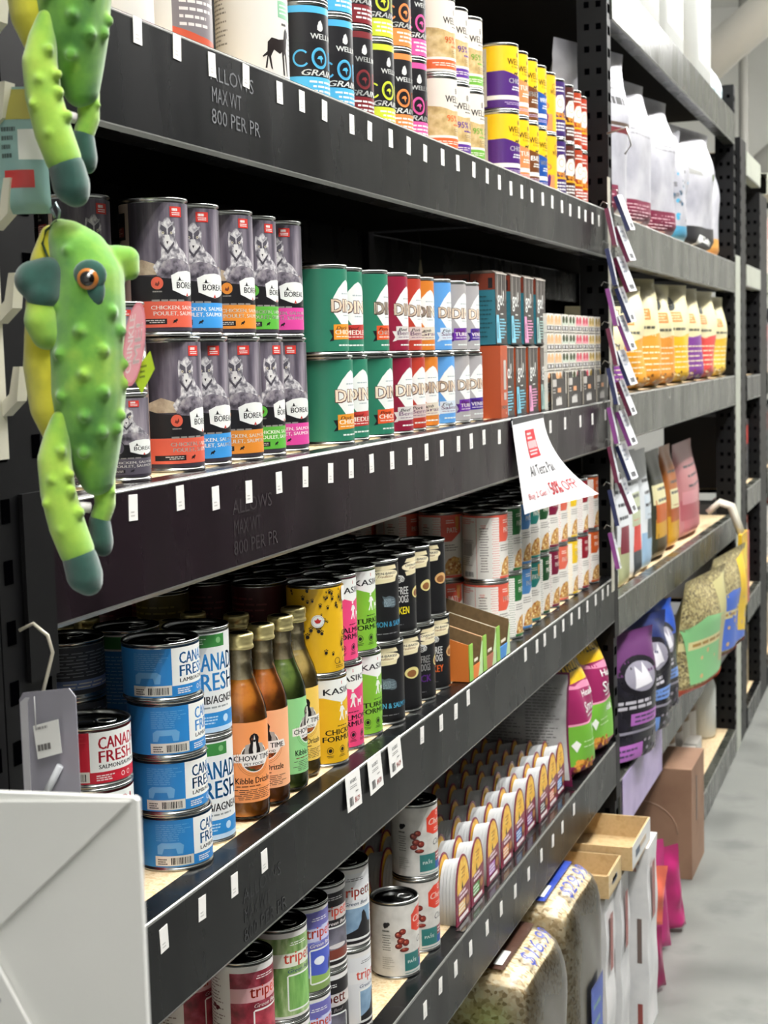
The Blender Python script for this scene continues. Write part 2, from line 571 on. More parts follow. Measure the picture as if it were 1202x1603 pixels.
def art_stew(c, r, h, back=True, mid='CHICKEN'):
    a = A_(r, h)
    a.rect(-180, 0, 180, 1, '#f0c11e')
    a.poly([(-180, 0), (-180, .60), (-95, .59), (-60, .60), (-20, .54), (20, .52), (60, .56), (180, .6), (180, 0)], c)
    a.rect(-112, .13, 180, .2, '#ede8e0')
    a.text('WELLNESS', -48, .70, 50, .80, INK).text('Complete', -34, .64, 26, .685, '#6b5a1c')
    a.ring(-6, .87, 4.2, 1, INK, 12).poly([(-11, .83), (-8, .9), (-3, .9), (0, .83)], '#7b5e10')
    a.poly([(-26, .53), (-22, .585), (-12, .57), (-6, .61), (-2, .58), (-8, .55), (-10, .52), (-14, .55), (-20, .55)], INK)
    a.text(mid, -44, .40, 40, .48, WHITE).lines(-46, .28, 34, .36, 2, WHITE, .5, 1)
    a.lines(-60, .045, 10, .1, 2, '#cdb9da', .4, 1)
    if back:
        a.rect(-180, .03, -112, .97, '#cdc8bd').lines(-170, .34, -118, .93, 16, '#6f6a62', .35).code(-166, .08, -122, .22)
    return a
def art_split(cl, cr_, r, h):
    a = A_(r, h)
    a.rect(-180, 0, 180, 1, cr_)
    a.rect(-180, 0, -72, 1, cl)
    a.rect(-72, .30, 180, .34, '#d9a520')
    a.poly([(-48, .44), (-50, .62), (-36, .74), (-12, .76), (2, .66), (0, .5), (-18, .42)], '#eee6d8')
    a.ring(-24, .6, 9, 1.2, '#b05a1c', 18)
    a.lines(-58, .08, 10, .26, 3, WHITE, .5, 1)
    a.lines(-50, .8, 0, .92, 2, WHITE, .4, 1)
    a.blobs(-60, .34, 10, .42, 10, 3, ['#e0a63a', '#c7792b'])
    return a
def art_orange_dog(r, h):
    a = A_(r, h)
    a.rect(-180, 0, 180, 1, '#f0b524')
    a.rect(-80, 0, -20, .30, '#e88d5a').text('P', -62, .3, -34, .5, '#d77a4a', bold=False)
    a.poly([(-56, .08), (-60, .2), (-50, .26), (-44, .32), (-38, .26), (-42, .12), (-48, .06)], '#4b2166')
    a.ring(-10, .8, 6, 1.4, INK, 14).text('WELL', -30, .66, 6, .74, INK)
    return a
def art_royal(kind, r, h):
    a = A_(r, h)
    a.rect(-180, 0, 180, 1, '#dcd9d2')
    if kind == 0:
        a.rect(-62, .42, 40, 1, '#c4348f').text('Chiot', -52, .62, -14, .72, WHITE).text('CANINE', -50, .48, 0, .56, WHITE)
        a.poly([(-62, .10), (-62, .42), (40, .42), (40, .04)], '#7b7477').lines(-52, .15, 20, .38, 4, '#dcd6d2', .4)
        a.poly([(-62, .0), (-62, .16), (-20, .10), (40, .06), (40, 0)], '#c2543a')
        a.lines(-165, .4, -118, .95, 14, '#8a8680', .35).code(-140, .08, -112, .26).rect(-180, 0, -166, 1, '#9cc4e6')
    else:
        a.text('ROYAL CANIN', -28, .745, 56, .83, '#b5322b', bold=False).rect(-38, .715, 60, .728, '#b5322b')
        for i in range(5): a.poly([(-6 + i * 6, .88), (-5 + i * 6 + (i - 2), .965), (-2 + i * 6, .88)], '#b5322b').circ(-4.4 + i * 6 + (i - 2), .975, .9, '#b5322b')
        a.rect(-7, .85, 24, .875, '#b5322b')
        a.poly([(-20, .54), (-20, .68), (40, .68), (60, .60), (60, .50), (30, .52)], '#8fbf9d').lines(-16, .56, 20, .66, 3, '#e6efe6', .35)
        # standing hound silhouette
        a.poly([(-46, .10), (-43, .10), (-40, .2), (-36, .1), (-33, .09), (-36, .2), (-30, .26), (-18, .23), (-13, .25), (-10, .06), (-6, .05), (-8, .22), (-5, .24), (0, .05), (4, .06), (-1, .27),
                (3, .37), (8, .40), (6, .43), (-1, .46), (-5, .43), (-8, .36), (-20, .35), (-34, .36), (-41, .32), (-42, .24), (-50, .2), (-49, .19), (-42, .21)], '#1f1715')
        a.rect(6, .2, 30, .42, '#c3c6c2').lines(8, .22, 28, .4, 4, '#8c8f8c', .4)
        a.lines(-12, .47, 6, .5, 1, '#44403c', .6)
        a.lines(-150, .3, -106, .9, 16, '#8f8b84', .4)
    return a
def art_fresh_small(c, r, h, turn=0, sub='SALMON/SAUMON'):
    a = A_(r, h)
    T = turn
    a.rect(-180, 0, 180, 1, c)
    a.rect(-48 + T, .22, 62 + T, 1, WHITE)
    a.text('CANADA', -36 + T, .66, 40 + T, .90, c).text('FRESH', -36 + T, .40, 26 + T, .63, c).text(sub, -36 + T, .28, 34 + T, .36, INK)
    a.rect(-46 + T, 0, 62 + T, .21, c).lines(-40 + T, .04, -6 + T, .17, 3, '#ece6e2', .5)
    a.ring(2 + T, .11, 2.6, .7, '#ece6e2', 12).ring(14 + T, .11, 2.6, .7, '#ece6e2', 12)
    a.rect(-108 + T, .03, -49 + T, .24, '#d6d4ca').code(-84 + T, .055, -54 + T, .20).lines(-104 + T, .05, -88 + T, .19, 3, INK, .5)
    pale = M('#d2474c') if c == '#c01f33' else M('#6aa6d6')
    a.lines(-106 + T, .55, -52 + T, .92, 9, pale, .3)
    a.poly([(-104 + T, .28), (-104 + T, .46), (-98 + T, .52), (-70 + T, .52), (-64 + T, .46), (-66 + T, .28), (-74 + T, .28), (-76 + T, .40), (-94 + T, .40), (-97 + T, .28)], pale)
    return a
def art_fresh_tall(r, h):
    a = A_(r, h)
    c = '#2f86c8'
    a.rect(-180, 0, 180, 1, '#e4e6e4')
    a.rect(-180, .86, 10, .985, '#3c8440').lines(-60, .89, -20, .96, 3, '#cfe2cc', .4).circ(-4, .925, 3.5, '#7cb377')
    a.text('CANADA', -56, .62, 50, .80, c).text('FRESH', -56, .42, 36, .60, c).text('LAMB/AGNEAU', -62, .29, 44, .37, INK)
    a.lines(-48, .235, 20, .27, 1, '#8f9596', .5)
    a.rect(-62, .05, 180, .20, c).lines(-40, .08, -8, .17, 3, '#bcd8ee', .45).circ(8, .125, 4.5, '#bcd8ee', 14).rect(-62, 0, 180, .05, '#b8d3ea')
    a.rect(-180, 0, -75, .84, c).lines(-160, .3, -90, .8, 14, '#8fbfe4', .3)
    return a
def art_formula(c, nm, r, h, paw=False):
    a = A_(r, h)
    a.rect(-180, 0, 180, 1, c)
    if not paw:
        a.poly([(-78, 1), (-78, .80), (-45, .79), (0, .71), (45, .79), (78, .80), (78, 1)], WHITE)
        a.text('KASIKS', -46, .82, 46, .895, INK).rect(-1, .93, 1, .97, '#c23a35')
        # walking figure and dog
        a.circ(-2, .70, 2.0, WHITE).poly([(-10, .50), (-6, .50), (-2, .56), (1, .50), (5, .49), (2, .57), (3, .62), (8, .60), (9, .62), (2, .67), (-5, .67), (-9, .61), (-6, .6), (-4, .63), (-5, .57)], WHITE)
        a.poly([(12, .5), (14, .5), (15, .54), (22, .54), (24, .5), (26, .5), (25, .56), (29, .59), (27, .61), (23, .58), (14, .58), (11, .61), (12, .56)], WHITE)
        a.lines(-22, .425, 22, .445, 1, INK, .5, 1)
        a.text(nm, -44, .335, 44, .40, INK).text('FORMULA', -50, .255, 50, .32, INK)
        for u in (-34, -4, 26):
            a.ring(u, .15, 5, .8, INK, 14).circ(u, .15, 2.8, INK, 10).lines(u - 10, .06, u + 10, .095, 2, INK, .4, 1)
        a.circ(-62, .62, 1.8, INK).circ(-66, .645, .8, INK).circ(-62, .655, .8, INK).circ(-58, .645, .8, INK)
    else:
        for _ in range(46):
            u, v = a.rng.uniform(-120, 6), a.rng.random()
            v = .98 - .9 * v ** 1.9
            q = a.rng.uniform(1.0, 2.2) if v > .6 else a.rng.uniform(1.2, 2.8)
            a.circ(u, v, q, INK, 8).circ(u - q * 1.3, v + q * .012, q * .4, INK, 6).circ(u, v + q * .0165, q * .4, INK, 6).circ(u + q * 1.3, v + q * .012, q * .4, INK, 6)
        a.poly([(-2, 1), (-2, .85), (3, .82), (60, .80), (60, 1)], WHITE)
        a.text('CHICKEN', -6, .42, 60, .48, INK).text('FORMULA', -8, .34, 60, .40, INK)
        a.circ(-62, .62, 8.5, WHITE, 22).ring(-62, .62, 7.5, .5, '#9f9f9f', 22)
        a.poly([(-66, .60), (-69, .635), (-65, .635), (-62, .66), (-59, .635), (-55, .635), (-58, .60), (-62, .595)], '#c22b2b')
        a.ring(-22, .13, 4.6, .8, INK, 14).ring(2, .13, 4.6, .8, INK, 14).lines(-30, .04, 0, .08, 2, INK, .4, 1)
    return a
def art_baked(kind, r, h):
    a = A_(r, h)
    a.rect(-180, 0, 180, 1, '#1b1b1d')
    cream = '#e9dcb4'
    def badge(u):
        a.poly([(u - 34, .80), (u - 30, .745), (u + 30, .765), (u + 34, .83)], cream)
        a.poly([(u - 34, .925), (u - 28, .975), (u + 30, .985), (u + 36, .93)], cream)
        a.ell(u, .862, 42, .066, cream, 24).ell(u, .862, 39, .058, '#f3e8c6', 24)
        a.text('OVEN-BAKED', u - 33, .865, u + 33, .895, INK).text('Tradition', u - 20, .825, u + 22, .858, '#8a5a22', shear=.4)
    c = {0: '#57b4da', 1: '#f0dc2d', 2: '#7d3fa8', 3: '#e2672c'}[kind]
    nm = {0: 'SALMON', 1: 'CHICKEN', 2: 'DUCK', 3: 'TURKEY'}[kind]
    if kind in (0,):
        badge(-48)
        a.lines(-96, .62, -80, .66, 2, '#c9c9c4')
        a.rect(-76, .34, -75, .64, '#9a9a96')
        a.ell(-38, .5, 20, .07, '#3d4a52', 18).lines(-54, .44, -22, .56, 6, '#8aa0ad', .35)
        a.poly([(-56, .55), (-58, .59), (-50, .57), (-40, .585), (-26, .56), (-20, .52), (-18, .45), (-24, .43), (-34, .425)], '#56636b')
        a.lines(-54, .45, -22, .55, 7, '#a9bcc6', .3)
        a.text('SALMON & SALMON', -100, .18, 24, .25, c)
        a.text('FREE DOGS', -120, .40, -84, .5, '#d8d8d4')
    else:
        badge({1: 2, 2: -18, 3: -30}[kind] + (-0))
        a.poly([(-92, .80), (-92, .90), (-52, .915), (-52, .815)], c).text('FREE', -88, .825, -56, .87, INK)
        for u, q in ((-62, 6), (-48, 5), (-40, 3.6)):
            a.ring(u, .70, q, 1.1, '#d8d8d2', 16).ring(u, .70, q * .5, .9, '#d8d8d2', 12)
        a.poly([(-76, .68), (-72, .76), (-56, .775), (-38, .75), (-32, .70), (-40, .735), (-58, .755), (-70, .735)], '#d8d8d2')
        a.poly([(-84, .50), (-83, .41), (-80, .41), (-79, .47), (-68, .47), (-66, .41), (-63, .41), (-64, .5), (-61, .55), (-56, .565), (-57, .585), (-64, .60), (-68, .56), (-72, .53), (-82, .53), (-89, .49)], '#e9e4c4' if kind != 2 else '#a98ac4')
        a.text('FREE', -52, .50, -24, .60, '#d8d8d4').text('DOGS', -52, .385, -24, .485, '#d8d8d4')
        a.text(nm, -88, .23, -22, .33, c)
        a.lines(-70, .17, -50, .21, 1, WHITE, .7)
        a.ell(12, .5, 22, .08, '#caa06a' if kind == 3 else '#ddd08a', 18).ell(10, .49, 14, .05, '#8a5a34', 14)
    a.lines(-88, .08, -10, .10, 1, '#77777a', .6)
    a.rect(-180, 0, 180, .03, '#0f0f10')
    return a
def art_pate(c, r, h, turn=0):
    """white can with dotted side strip, colour block and bowl of food"""
    a = A_(r, h)
    T = turn
    c2 = c
    a.rect(-180, 0, 180, 1, '#e9e6df')
    a.rect(-58 + T, 0, -38 + T, 1, '#f3f0ea')
    ts = []
    for i in range(5):
        for j in range(26):
            u, v = -57 + T + i * 4 + (j % 2) * 2, .02 + j * .038
            ts.append([(u - 1.2, v), (u, v - .011), (u + 1.2, v), (u, v + .011)])
    a.tri(ts, c2)
    a.poly([(-38 + T, .58), (-38 + T, 1), (20 + T, 1), (22 + T, .72), (6 + T, .66), (-10 + T, .58)], c2)
    a.text('PATE', -22 + T, .72, 8 + T, .80, '#f6f1e6').lines(-24 + T, .86, 10 + T, .93, 2, '#f6f1e6', .4)
    a.poly([(2 + T, 1), (4 + T, .78), (12 + T, .74), (16 + T, 1)], '#d99a52')
    a.lines(-34 + T, .42, 12 + T, .54, 3, '#8f8a84', .4)
    a.poly([(-34 + T, .04), (-30 + T, .20), (-20 + T, .30), (-4 + T, .34), (14 + T, .30), (24 + T, .1), (24 + T, .04)], '#c99a5a')
    a.blobs(-32 + T, .06, 22 + T, .30, 16, 3.2, ['#e2b869', '#a8642d', '#f0dba6'])
    a.rect(-38 + T, 0, 24 + T, .035, c2)
    a.rect(-99 + T, 0, -98 + T, 1, c2)
    a.lines(-92 + T, .10, -66 + T, .82, 17, '#6d5f5b', .32, 1).lines(-88 + T, .8, -72 + T, .86, 2, c2, .4, 1)
    a.lines(-150 + T, .86, -104 + T, .95, 3, c2, .4).lines(-150 + T, .20, -106 + T, .62, 14, '#8a8580', .35).rect(-146 + T, .36, -112 + T, .56, '#b3b0aa')
    a.code(-140 + T, .03, -108 + T, .11)
    a.rect(-180, .97, 180, 1, c2)
    return a
def art_tripe(kind, r, h):
    a = A_(r, h)
    tex = {'red': MN('raw red photo', ['#5c0f1e', '#8a1f33', '#a8485a'], 60, .4, detail=5),
           'green': MN('grass photo', ['#4d7a36', '#7ba05a', '#b9cf9a'], 90, .4, detail=6, stretch=(1, 1, .3)),
           'blue': MN('sky photo', ['#5a58a8', '#6f73c0', '#cfd6ee'], 30, .4, detail=5, pos=[.4, .55, .66]),
           'black': M('#1d191c'), 'white': M('#dfe0e2')}[kind]
    a.rect(-180, 0, 180, 1, '#e2e0dd')
    if kind == 'red': a.rect(-84, .05, 180, .93, tex)
    elif kind == 'blue': a.rect(-180, .1, 180, .96, tex).poly([(-180, 0), (-180, .22), (-60, .16), (0, .2), (180, .2), (180, 0)], '#7e9a55').rect(-180, .78, 180, .95, '#6a66b0')
    else: a.rect(-180, .03, 180, .94, tex)
    a.rect(-84 if kind == 'red' else -180, .60, 180, .76, {'red': '#d9a8ac', 'green': '#e4ead9', 'blue': '#c9c8e6', 'black': '#c9c2be', 'white': '#e6e6e6'}[kind])
    a.text('tripett', -48, .60, 34, .77, '#d3472e')
    a.lines(-44, .84, 20, .89, 2, '#ecebe8' if kind != 'white' else '#55565a', .4, 1)
    a.text('Green Beef', -40, .53, 26, .575, '#efe8e4' if kind not in ('white', 'green') else '#34506e', shear=.3)
    a.poly([(-42, .10), (-42, .49), (-38, .51), (34, .51), (38, .49), (38, .10), (34, .08), (-38, .08)], WHITE)
    pic = {'red': MN('photo crimson', ['#7a1226', '#c24a5a'], 60), 'green': MN('photo grass', ['#3c7d2c', '#8cc06a'], 90, detail=6, stretch=(1, 1, .2)),
           'blue': M('#4a5cc0'), 'black': MN('photo dusk', ['#2c2a34', '#8d8a96'], 25), 'white': MN('photo dawn', ['#2d5b86', '#a8c6dc'], 18)}[kind]
    a.rect(-39, .10, 35, .49, pic)
    if kind == 'blue': a.poly([(-39, .1), (-39, .2), (0, .17), (35, .22), (35, .1)], '#8fb35a').ell(-18, .36, 14, .05, '#e9edf6').poly([(10, .2), (14, .32), (20, .36), (26, .30), (28, .2)], INK)
    if kind == 'black': a.rect(-39, .1, 35, .22, '#7c3a2c').ell(-8, .26, 26, .03, '#d8d2d0')
    if kind == 'white': a.poly([(-39, .1), (-39, .16), (-10, .22), (0, .32), (2, .42), (8, .45), (14, .4), (22, .28), (35, .26), (35, .1)], INK).rect(-180, .03, 180, .07, '#1d191c')
    if kind == 'red':
        a.lines(-160, .1, -96, .9, 22, '#8a7a78', .35).blobs(-130, .5, -110, .56, 3, 4, ['#5c0f1e'])
    return a
def art_core(r, h, turn=0):
    a = A_(r, h)
    T = turn
    bg = MN('stone print', ['#bdbbb4', '#d0cec8', '#dedcd6'], 40, .4, detail=6)
    a.rect(-180, 0, 180, 1, bg)
    a.poly([(-22 + T, .93), (-40 + T, .84), (-40 + T, .64), (-20 + T, .585), (30 + T, .585), (46 + T, .66), (46 + T, .86), (24 + T, .95)], '#d8412c')
    a.text('Chewy', -34 + T, .70, 34 + T, .82, '#f3ddd4', shear=.3).lines(-22 + T, .62, 20 + T, .68, 2, '#f3ddd4', .4, 1).ring(0 + T, .88, 4, 1.2, '#f3ddd4', 12)
    a.text('Classic', -20 + T, .42, 34 + T, .51, '#33373a', bold=False, shear=.4)
    a.rect(-60 + T, .06, -12 + T, .31, '#2f7370').text('PATE', -52 + T, .165, -24 + T, .205, '#eef2ee').poly([(-37 + T, .215), (-34 + T, .235), (-33 + T, .228), (-36 + T, .212)], '#eef2ee').rect(-12 + T, .18, 22 + T, .31, '#8e2f38').rect(-12 + T, .06, 22 + T, .175, '#2a4f9a')
    a.lines(-9 + T, .2, 18 + T, .29, 2, '#eadcd8', .5).rect(-60 + T, .02, 22 + T, .03, '#2f7370')
    for (u, v, ru, rv, q) in ((-74, .59, 9, .05, .3), (-64, .63, 9, .045, -.2), (-68, .5, 10, .05, .1), (-56, .47, 9, .05, 0), (-74, .43, 9, .04, .2), (-60, .37, 12, .03, -.3)):
        a.ell(u + T, v, ru, rv, '#5a1712', 12).ell(u + 1 + T, v + .005, ru * .75, rv * .65, '#8c3125', 12).ell(u + T - 2, v + .012, ru * .3, rv * .25, '#c4745f', 8)
    a.circ(-104 + T, .73, 4.2, INK, 12).circ(-98 + T, .745, 3.0, INK, 10).poly([(-110 + T, .71), (-107 + T, .68), (-99 + T, .7), (-96 + T, .73)], INK)
    a.lines(-116 + T, .63, -92 + T, .66, 1, '#56574f', .8, 1).lines(-114 + T, .36, -92 + T, .6, 7, '#6a6a64', .35, 1).lines(-114 + T, .1, -84 + T, .28, 6, '#9a9a92', .35)
    return a
def art_plain(bg, band, r, h, txt='#8f959c'):
    a = A_(r, h)
    a.rect(-180, 0, 180, 1, bg).rect(-180, .1, 180, .3, band).lines(-160, .35, -20, .9, 8, txt, .3).lines(-150, .12, -40, .26, 2, '#e8e6e0', .4)
    return a

# ---------------------------------------------------------------- shelving racks
ZT = {1: 1.948, 2: 1.504, 3: 1.0775, 4: 0.672}
def beam_mat(name, c0, c1):
    return MN(name, [c0, c1, c0], 9, 0.34, detail=8, bump=0.06, stretch=(1, 1, 0.35), rrange=(0.2, 0.34))
BEAM = beam_mat('black rack paint', '#0b0c0d', '#131415')
BEAMP = beam_mat('black plum rack paint', '#130c10', '#1c1218')
BEAM_SHEEN = beam_mat('black rack paint with painted sheen', '#34362f', '#3d3f38')  # same black paint, base lightened to stand in for the grazing aisle reflection
BEAM_SHEEN.node_tree.nodes['Principled BSDF'].inputs['Specular IOR Level'].default_value = 0.5
for q_ in (BEAM, BEAMP): q_.node_tree.nodes['Principled BSDF'].inputs['Specular IOR Level'].default_value = 0.17
POST = MN('post black paint', ['#060607', '#0b0b0d', '#070708'], 9, 0.45, detail=6)
POST.node_tree.nodes['Principled BSDF'].inputs['Specular IOR Level'].default_value = 0.25
EDGE = M('#8f908c', 0.3, 0.7)
WOOD = MN('particle board', ['#b79a70', '#cdb48c', '#dcc8a4', '#a88a60'], 130, .7, detail=8, bump=.1)
HOLE = M('#020203', 0.9, spec=0.0)
STICK = M('#eceae6', 0.5)
def beam(parent, y0, y1, zt, hgt, m, name='beam', tilt=0.0):
    B = MB()
    a = (y1 - y0)
    prof = [(-0.032, -0.004), (-0.032, 0.0), (-0.0025, 0.0), (0, -0.003), (0, -hgt + 0.004), (-0.003, -hgt), (-0.04, -hgt), (-0.04, -hgt + 0.003), (-0.006, -hgt + 0.003), (-0.006, -0.006)]
    B.prism(prof, 1, 0, a, m)
    B.prism([(-0.0028, 0.0), (-0.0006, -0.0018), (0.0002, -0.003), (0.0002, -0.0042), (-0.001, -0.0026), (-0.0034, -0.0004)], 1, 0, a, EDGE)
    B.prism([(-0.0030, -hgt - 0.0002), (-0.0003, -hgt + 0.0028), (0.0002, -hgt + 0.0045), (0.0002, -hgt + 0.003), (-0.003, -hgt - 0.0008)], 1, 0, a, EDGE)
    o = ob(name, B, parent, (0, y0, zt))
    if tilt: o.rotation_euler = (tilt, 0, 0)
    return o
def post(parent, y0, y1, zmax, m=POST, slots=True):
    B = MB()
    B.box((-0.075, y0, 0), (-0.004, y1, zmax), m)
    if slots:
        z = 0.12
        while z < zmax - 0.05:
            for yy in ((y0 + 0.008, y0 + 0.020), (y1 - 0.020, y1 - 0.008)):
                B.box((-0.006, yy[0], z), (-0.0034, yy[1], z + 0.020), HOLE)
            for xx in (-0.030, -0.058):
                B.box((xx, y0 - 0.0004, z + 0.012), (xx + 0.012, y0 + 0.001, z + 0.026), HOLE)
            z += 0.0508
    o = ob('upright_post', B, parent)
    return o
def deck(parent, y0, y1, z, m=WOOD, depth=0.619):
    B = MB()
    B.box((-depth, y0, z - 0.0015), (-0.0325, y1, z), m)
    B.box((-depth, y0, z - 0.017), (-0.033, y1, z - 0.0016), M('#060607', 0.8, spec=.1))  # black lower layer paints in the shade under the board
    return ob('shelf_board', B, parent)
rack = tag(empty('shelving_rack', (0, 0, 0)), 'black steel shelving rack nearest the camera, holding tins, bottles and cartons', 'shelf rack', 'steel shelving racks')
Y0, Y1 = 1.115, 3.565
post(rack, 0.935, 1.035, 2.9)
post(rack, 1.037, 1.115, 2.9)
post(rack, 3.567, 3.607, 2.9)
for yy in (1.03, 3.567):
    B = MB(); B.box((-0.68, yy, 0), (-0.61, yy + 0.04, 2.9), POST)
    ob('upright_post', B, rack)
BE = {}
for k in (1, 2, 3, 4):
    BE[k] = beam(rack, Y0 - 0.01, Y1, ZT[k], 0.1115, BEAMP if k == 2 else BEAM)
    B = MB(); B.box((-0.66, Y0, ZT[k] - 0.11), (-0.62, Y1, ZT[k] - 0.001), BEAM)
    ob('rear_beam', B, rack)
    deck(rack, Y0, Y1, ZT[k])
    # end plates where a beam hooks on the posts
    for yy in (Y0 - 0.045, Y1 - 0.002):
        B = MB(); B.box((-0.0035, yy, ZT[k] - 0.150), (0.0004, yy + 0.044, ZT[k] + 0.01), POST)
        ob('beam_end_plate', B, rack)
B = MB(); B.box((-0.70, 0.9, 0.0), (-0.685, 6.35, 3.1), MN('black backing board', ['#050506', '#0a0a0b'], 5, .9))
tag(ob('wall_back', B), kind='structure')
ZB = {0: 2.511, 1: 1.947, 2: 1.512, 3: 0.985, 4: 0.560, 5: 0.105}
rack2 = tag(empty('shelving_rack', (0, 0, 0)), 'black shelving rack greyed by reflected light, with jugs on top and bags on every shelf', 'shelf rack', 'steel shelving racks')
P2 = 5.99
post(rack2, P2, P2 + 0.045, 2.62)
B = MB(); B.box((-0.68, P2, 0), (-0.61, P2 + 0.04, 2.62), POST); ob('upright_post', B, rack2)
for k, z in ZB.items():
    ya = 3.613 if k != 5 else 4.79
    if k == 3: beam(rack2, ya, P2, 1.018, 0.095, BEAM_SHEEN, tilt=-0.021)
    else: beam(rack2, ya, P2, z, 0.115 if k not in (4, 5) else 0.1, BEAM_SHEEN)
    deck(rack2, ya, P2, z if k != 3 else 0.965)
    B = MB(); B.box((-0.66, 3.607, z - 0.13), (-0.62, P2, z - 0.02), BEAM); ob('rear_beam', B, rack2)
# stickers, pressed stamps
ST = {1: [(1.302, -.01), (1.382, -.011), (1.46, -.015), (1.544, -.013), (1.635, -.017), (1.701, -.017), (1.773, -.018), (1.867, -.022), (1.934, -.022), (2.018, -.021), (2.095, -.022), (2.171, -.024), (2.257, -.02), (2.337, -.02), (2.427, -.021), (2.507, -.023), (2.584, -.026), (2.661, -.029), (2.738, -.028), (2.814, -.028), (2.899, -.027), (2.978, -.026), (3.062, -.028), (3.138, -.029), (3.223, -.027), (3.287, -.029), (3.36, -.029), (3.43, -.029)],
      2: [(1.254, -.016), (1.35, -.016), (1.43, -.024), (1.513, -.025), (1.596, -.022), (1.675, -.022), (1.757, -.024), (1.829, -.024), (1.906, -.023), (1.989, -.025), (2.067, -.025), (2.144, -.024), (2.22, -.023), (2.308, -.022), (2.38, -.022), (2.456, -.02), (2.553, -.025), (2.934, -.027), (3.063, -.027), (3.209, -.03), (3.334, -.031), (3.477, -.028)],
      3: [(1.278, -.023), (1.362, -.022), (1.44, -.024), (1.519, -.023), (2.091, -.019), (2.185, -.023), (2.263, -.023), (2.332, -.016), (2.708, -.018), (2.797, -.019), (2.859, -.018), (2.946, -.018), (3.02, -.018), (3.097, -.018), (3.172, -.018), (3.256, -.017), (3.345, -.017), (3.424, -.017), (3.484, -.017)],
      4: [(2.074, -.035), (2.151, -.029), (2.232, -.034), (2.316, -.033), (2.416, -.035), (2.507, -.034), (2.605, -.036), (2.704, -.037), (2.805, -.034), (2.902, -.035), (2.987, -.033), (3.096, -.027)]}
sb = MB()
sb.box((0.0002, -0.0082, -0.0125), (0.0008, 0.0082, 0.0125), STICK)
merge_into(sb, flat(Art().lines(.2, .12, .85, .4, 2, '#b9b6b2', .4), 'ink', (0.0009, -0.0082, -0.0125), (0, 0.0164, 0), (0, 0, 0.025), (1, 0, 0)))
stm = sb.mesh('price_sticker')
st0 = None
for k, L in ST.items():
    for (y, dz) in L:
        if st0 is None:
            o = st0 = ob('price_sticker', stm, BE[k])
        else:
            o = st0.copy(); COL.objects.link(o); o.parent = BE[k]
        o.location = (0, y - (Y0 - 0.01), dz - 0.004)
        o.rotation_euler = (random.uniform(-.07, .07), 0, 0)
STAMP = M('#3c3e40', 0.5)
def stamp(k, y, z, m=STAMP, w=0.13):
    a = Art()
    a.text('ALLOWS', 0, .72, .8, .96, m, bold=False).text('MAX WT', 0.02, .38, .55, .62, m, bold=False).text('800 PER PR', 0, .04, .9, .28, m, bold=False)
    me = flat(a, 'embossed_marking', (0.0003, 0, 0), (0, w, 0), (0, 0, 0.066), (1, 0, 0))
    ob('embossed_marking', me, BE[k], (0, y - (Y0 - 0.01), z))
stamp(1, 1.455, -0.082, M('#55575a', 0.5), .135)
stamp(2, 1.47, -0.098, M('#2a2326', 0.5))
stamp(3, 1.46, -0.105, M('#202123', 0.5))
# ---------------------------------------------------------------- tins: tables of kinds and places
def ordw(i): return ['first', 'second', 'third', 'fourth', 'fifth', 'sixth', 'seventh', 'eighth', 'ninth', 'tenth', 'eleventh'][i]
JIT = random.Random(11)
def put_col(pr, x, y, z, h, n, desc, where, group, turn=None, cat='can', j=1.0, names=None):
    """a column of n stacked tins"""
    for t in range(n):
        rz = math.radians(JIT.uniform(-7, 7) * j) if turn is None else math.radians(turn[t] if isinstance(turn, (list, tuple)) else turn)
        dx = JIT.uniform(-.001, .0005) if t else 0
        lev = ['', ''] if n == 1 else (['lower', 'upper'] if n == 2 else ['bottom', 'second', 'third', 'top', 'fifth'])
        lab = '%s%s, %s' % ((lev[t] + ' ') if n > 1 else '', desc, where)
        pr.put((x + dx, y, z + t * h + 0.0003 * (t + 1)), rz, lab.strip(), cat, group)
R1, H1 = 0.0375, 0.124
SPOTS = []
def fit(x, y, z, h, r, dx=-.002, tries=30):
    """move a tin straight back along its column until it stands clear of the others"""
    for _ in range(tries):
        if all(z + h <= c[2] + .002 or c[3] <= z + .002 or math.hypot(x - c[0], y - c[1]) >= r + c[4] + .0003 for c in SPOTS): break
        x += dx
    SPOTS.append((x, y, z, z + h, r))
    return x
# --- top shelf
z = ZT[1]
royal = [Proto('food_can', tin_parts(.045, .15, art_royal(k, .045, .15))) for k in (0, 1)]
royal[0].put((-.07, 1.509, z + .0004), math.radians(0), 'large pale can with magenta and grey panel on top shelf', 'can', 'cans on the top shelf')
royal[1].put((-.07, 1.7185, z + .0004), math.radians(0), 'large white can with red crown and standing hound silhouette', 'can', 'cans on the top shelf')
royal[1].put((-.07, 1.375, z + .0004), math.radians(150), 'large pale can turned sideways, leftmost on top shelf', 'can', 'cans on the top shelf')
core = [('#4fb0dc', 'blue-banded black'), ('#4fb0dc', 'blue-banded black'), ('#7a2a2e', 'dark-red-banded black'), ('#cfdd3c', 'lime-banded black'), ('#ec8a4a', 'orange-banded black'), ('#e2569a', 'pink-banded black')]
cpos = [(-.06, 1.8462), (-.06, 1.9347), (-.06, 2.0125), (-.062, 2.1073), (-.06, 2.1831), (-.062, 2.2604)]
GT = 'cans on the top shelf'
cache = {}
for i, ((c, d), (x, y)) in enumerate(zip(core, cpos)):
    if c not in cache: cache[c] = Proto('food_can', tin_parts(R1, H1, art_ring(c, R1, H1, red=(c == '#7a2a2e'))))
    wh = ['beside the hound can', 'right of the first blue one', 'top shelf', 'top shelf', 'top shelf', 'beside the cream cans'][i]
    put_col(cache[c], x, y, z, H1, 2, d + ' can', wh, GT)
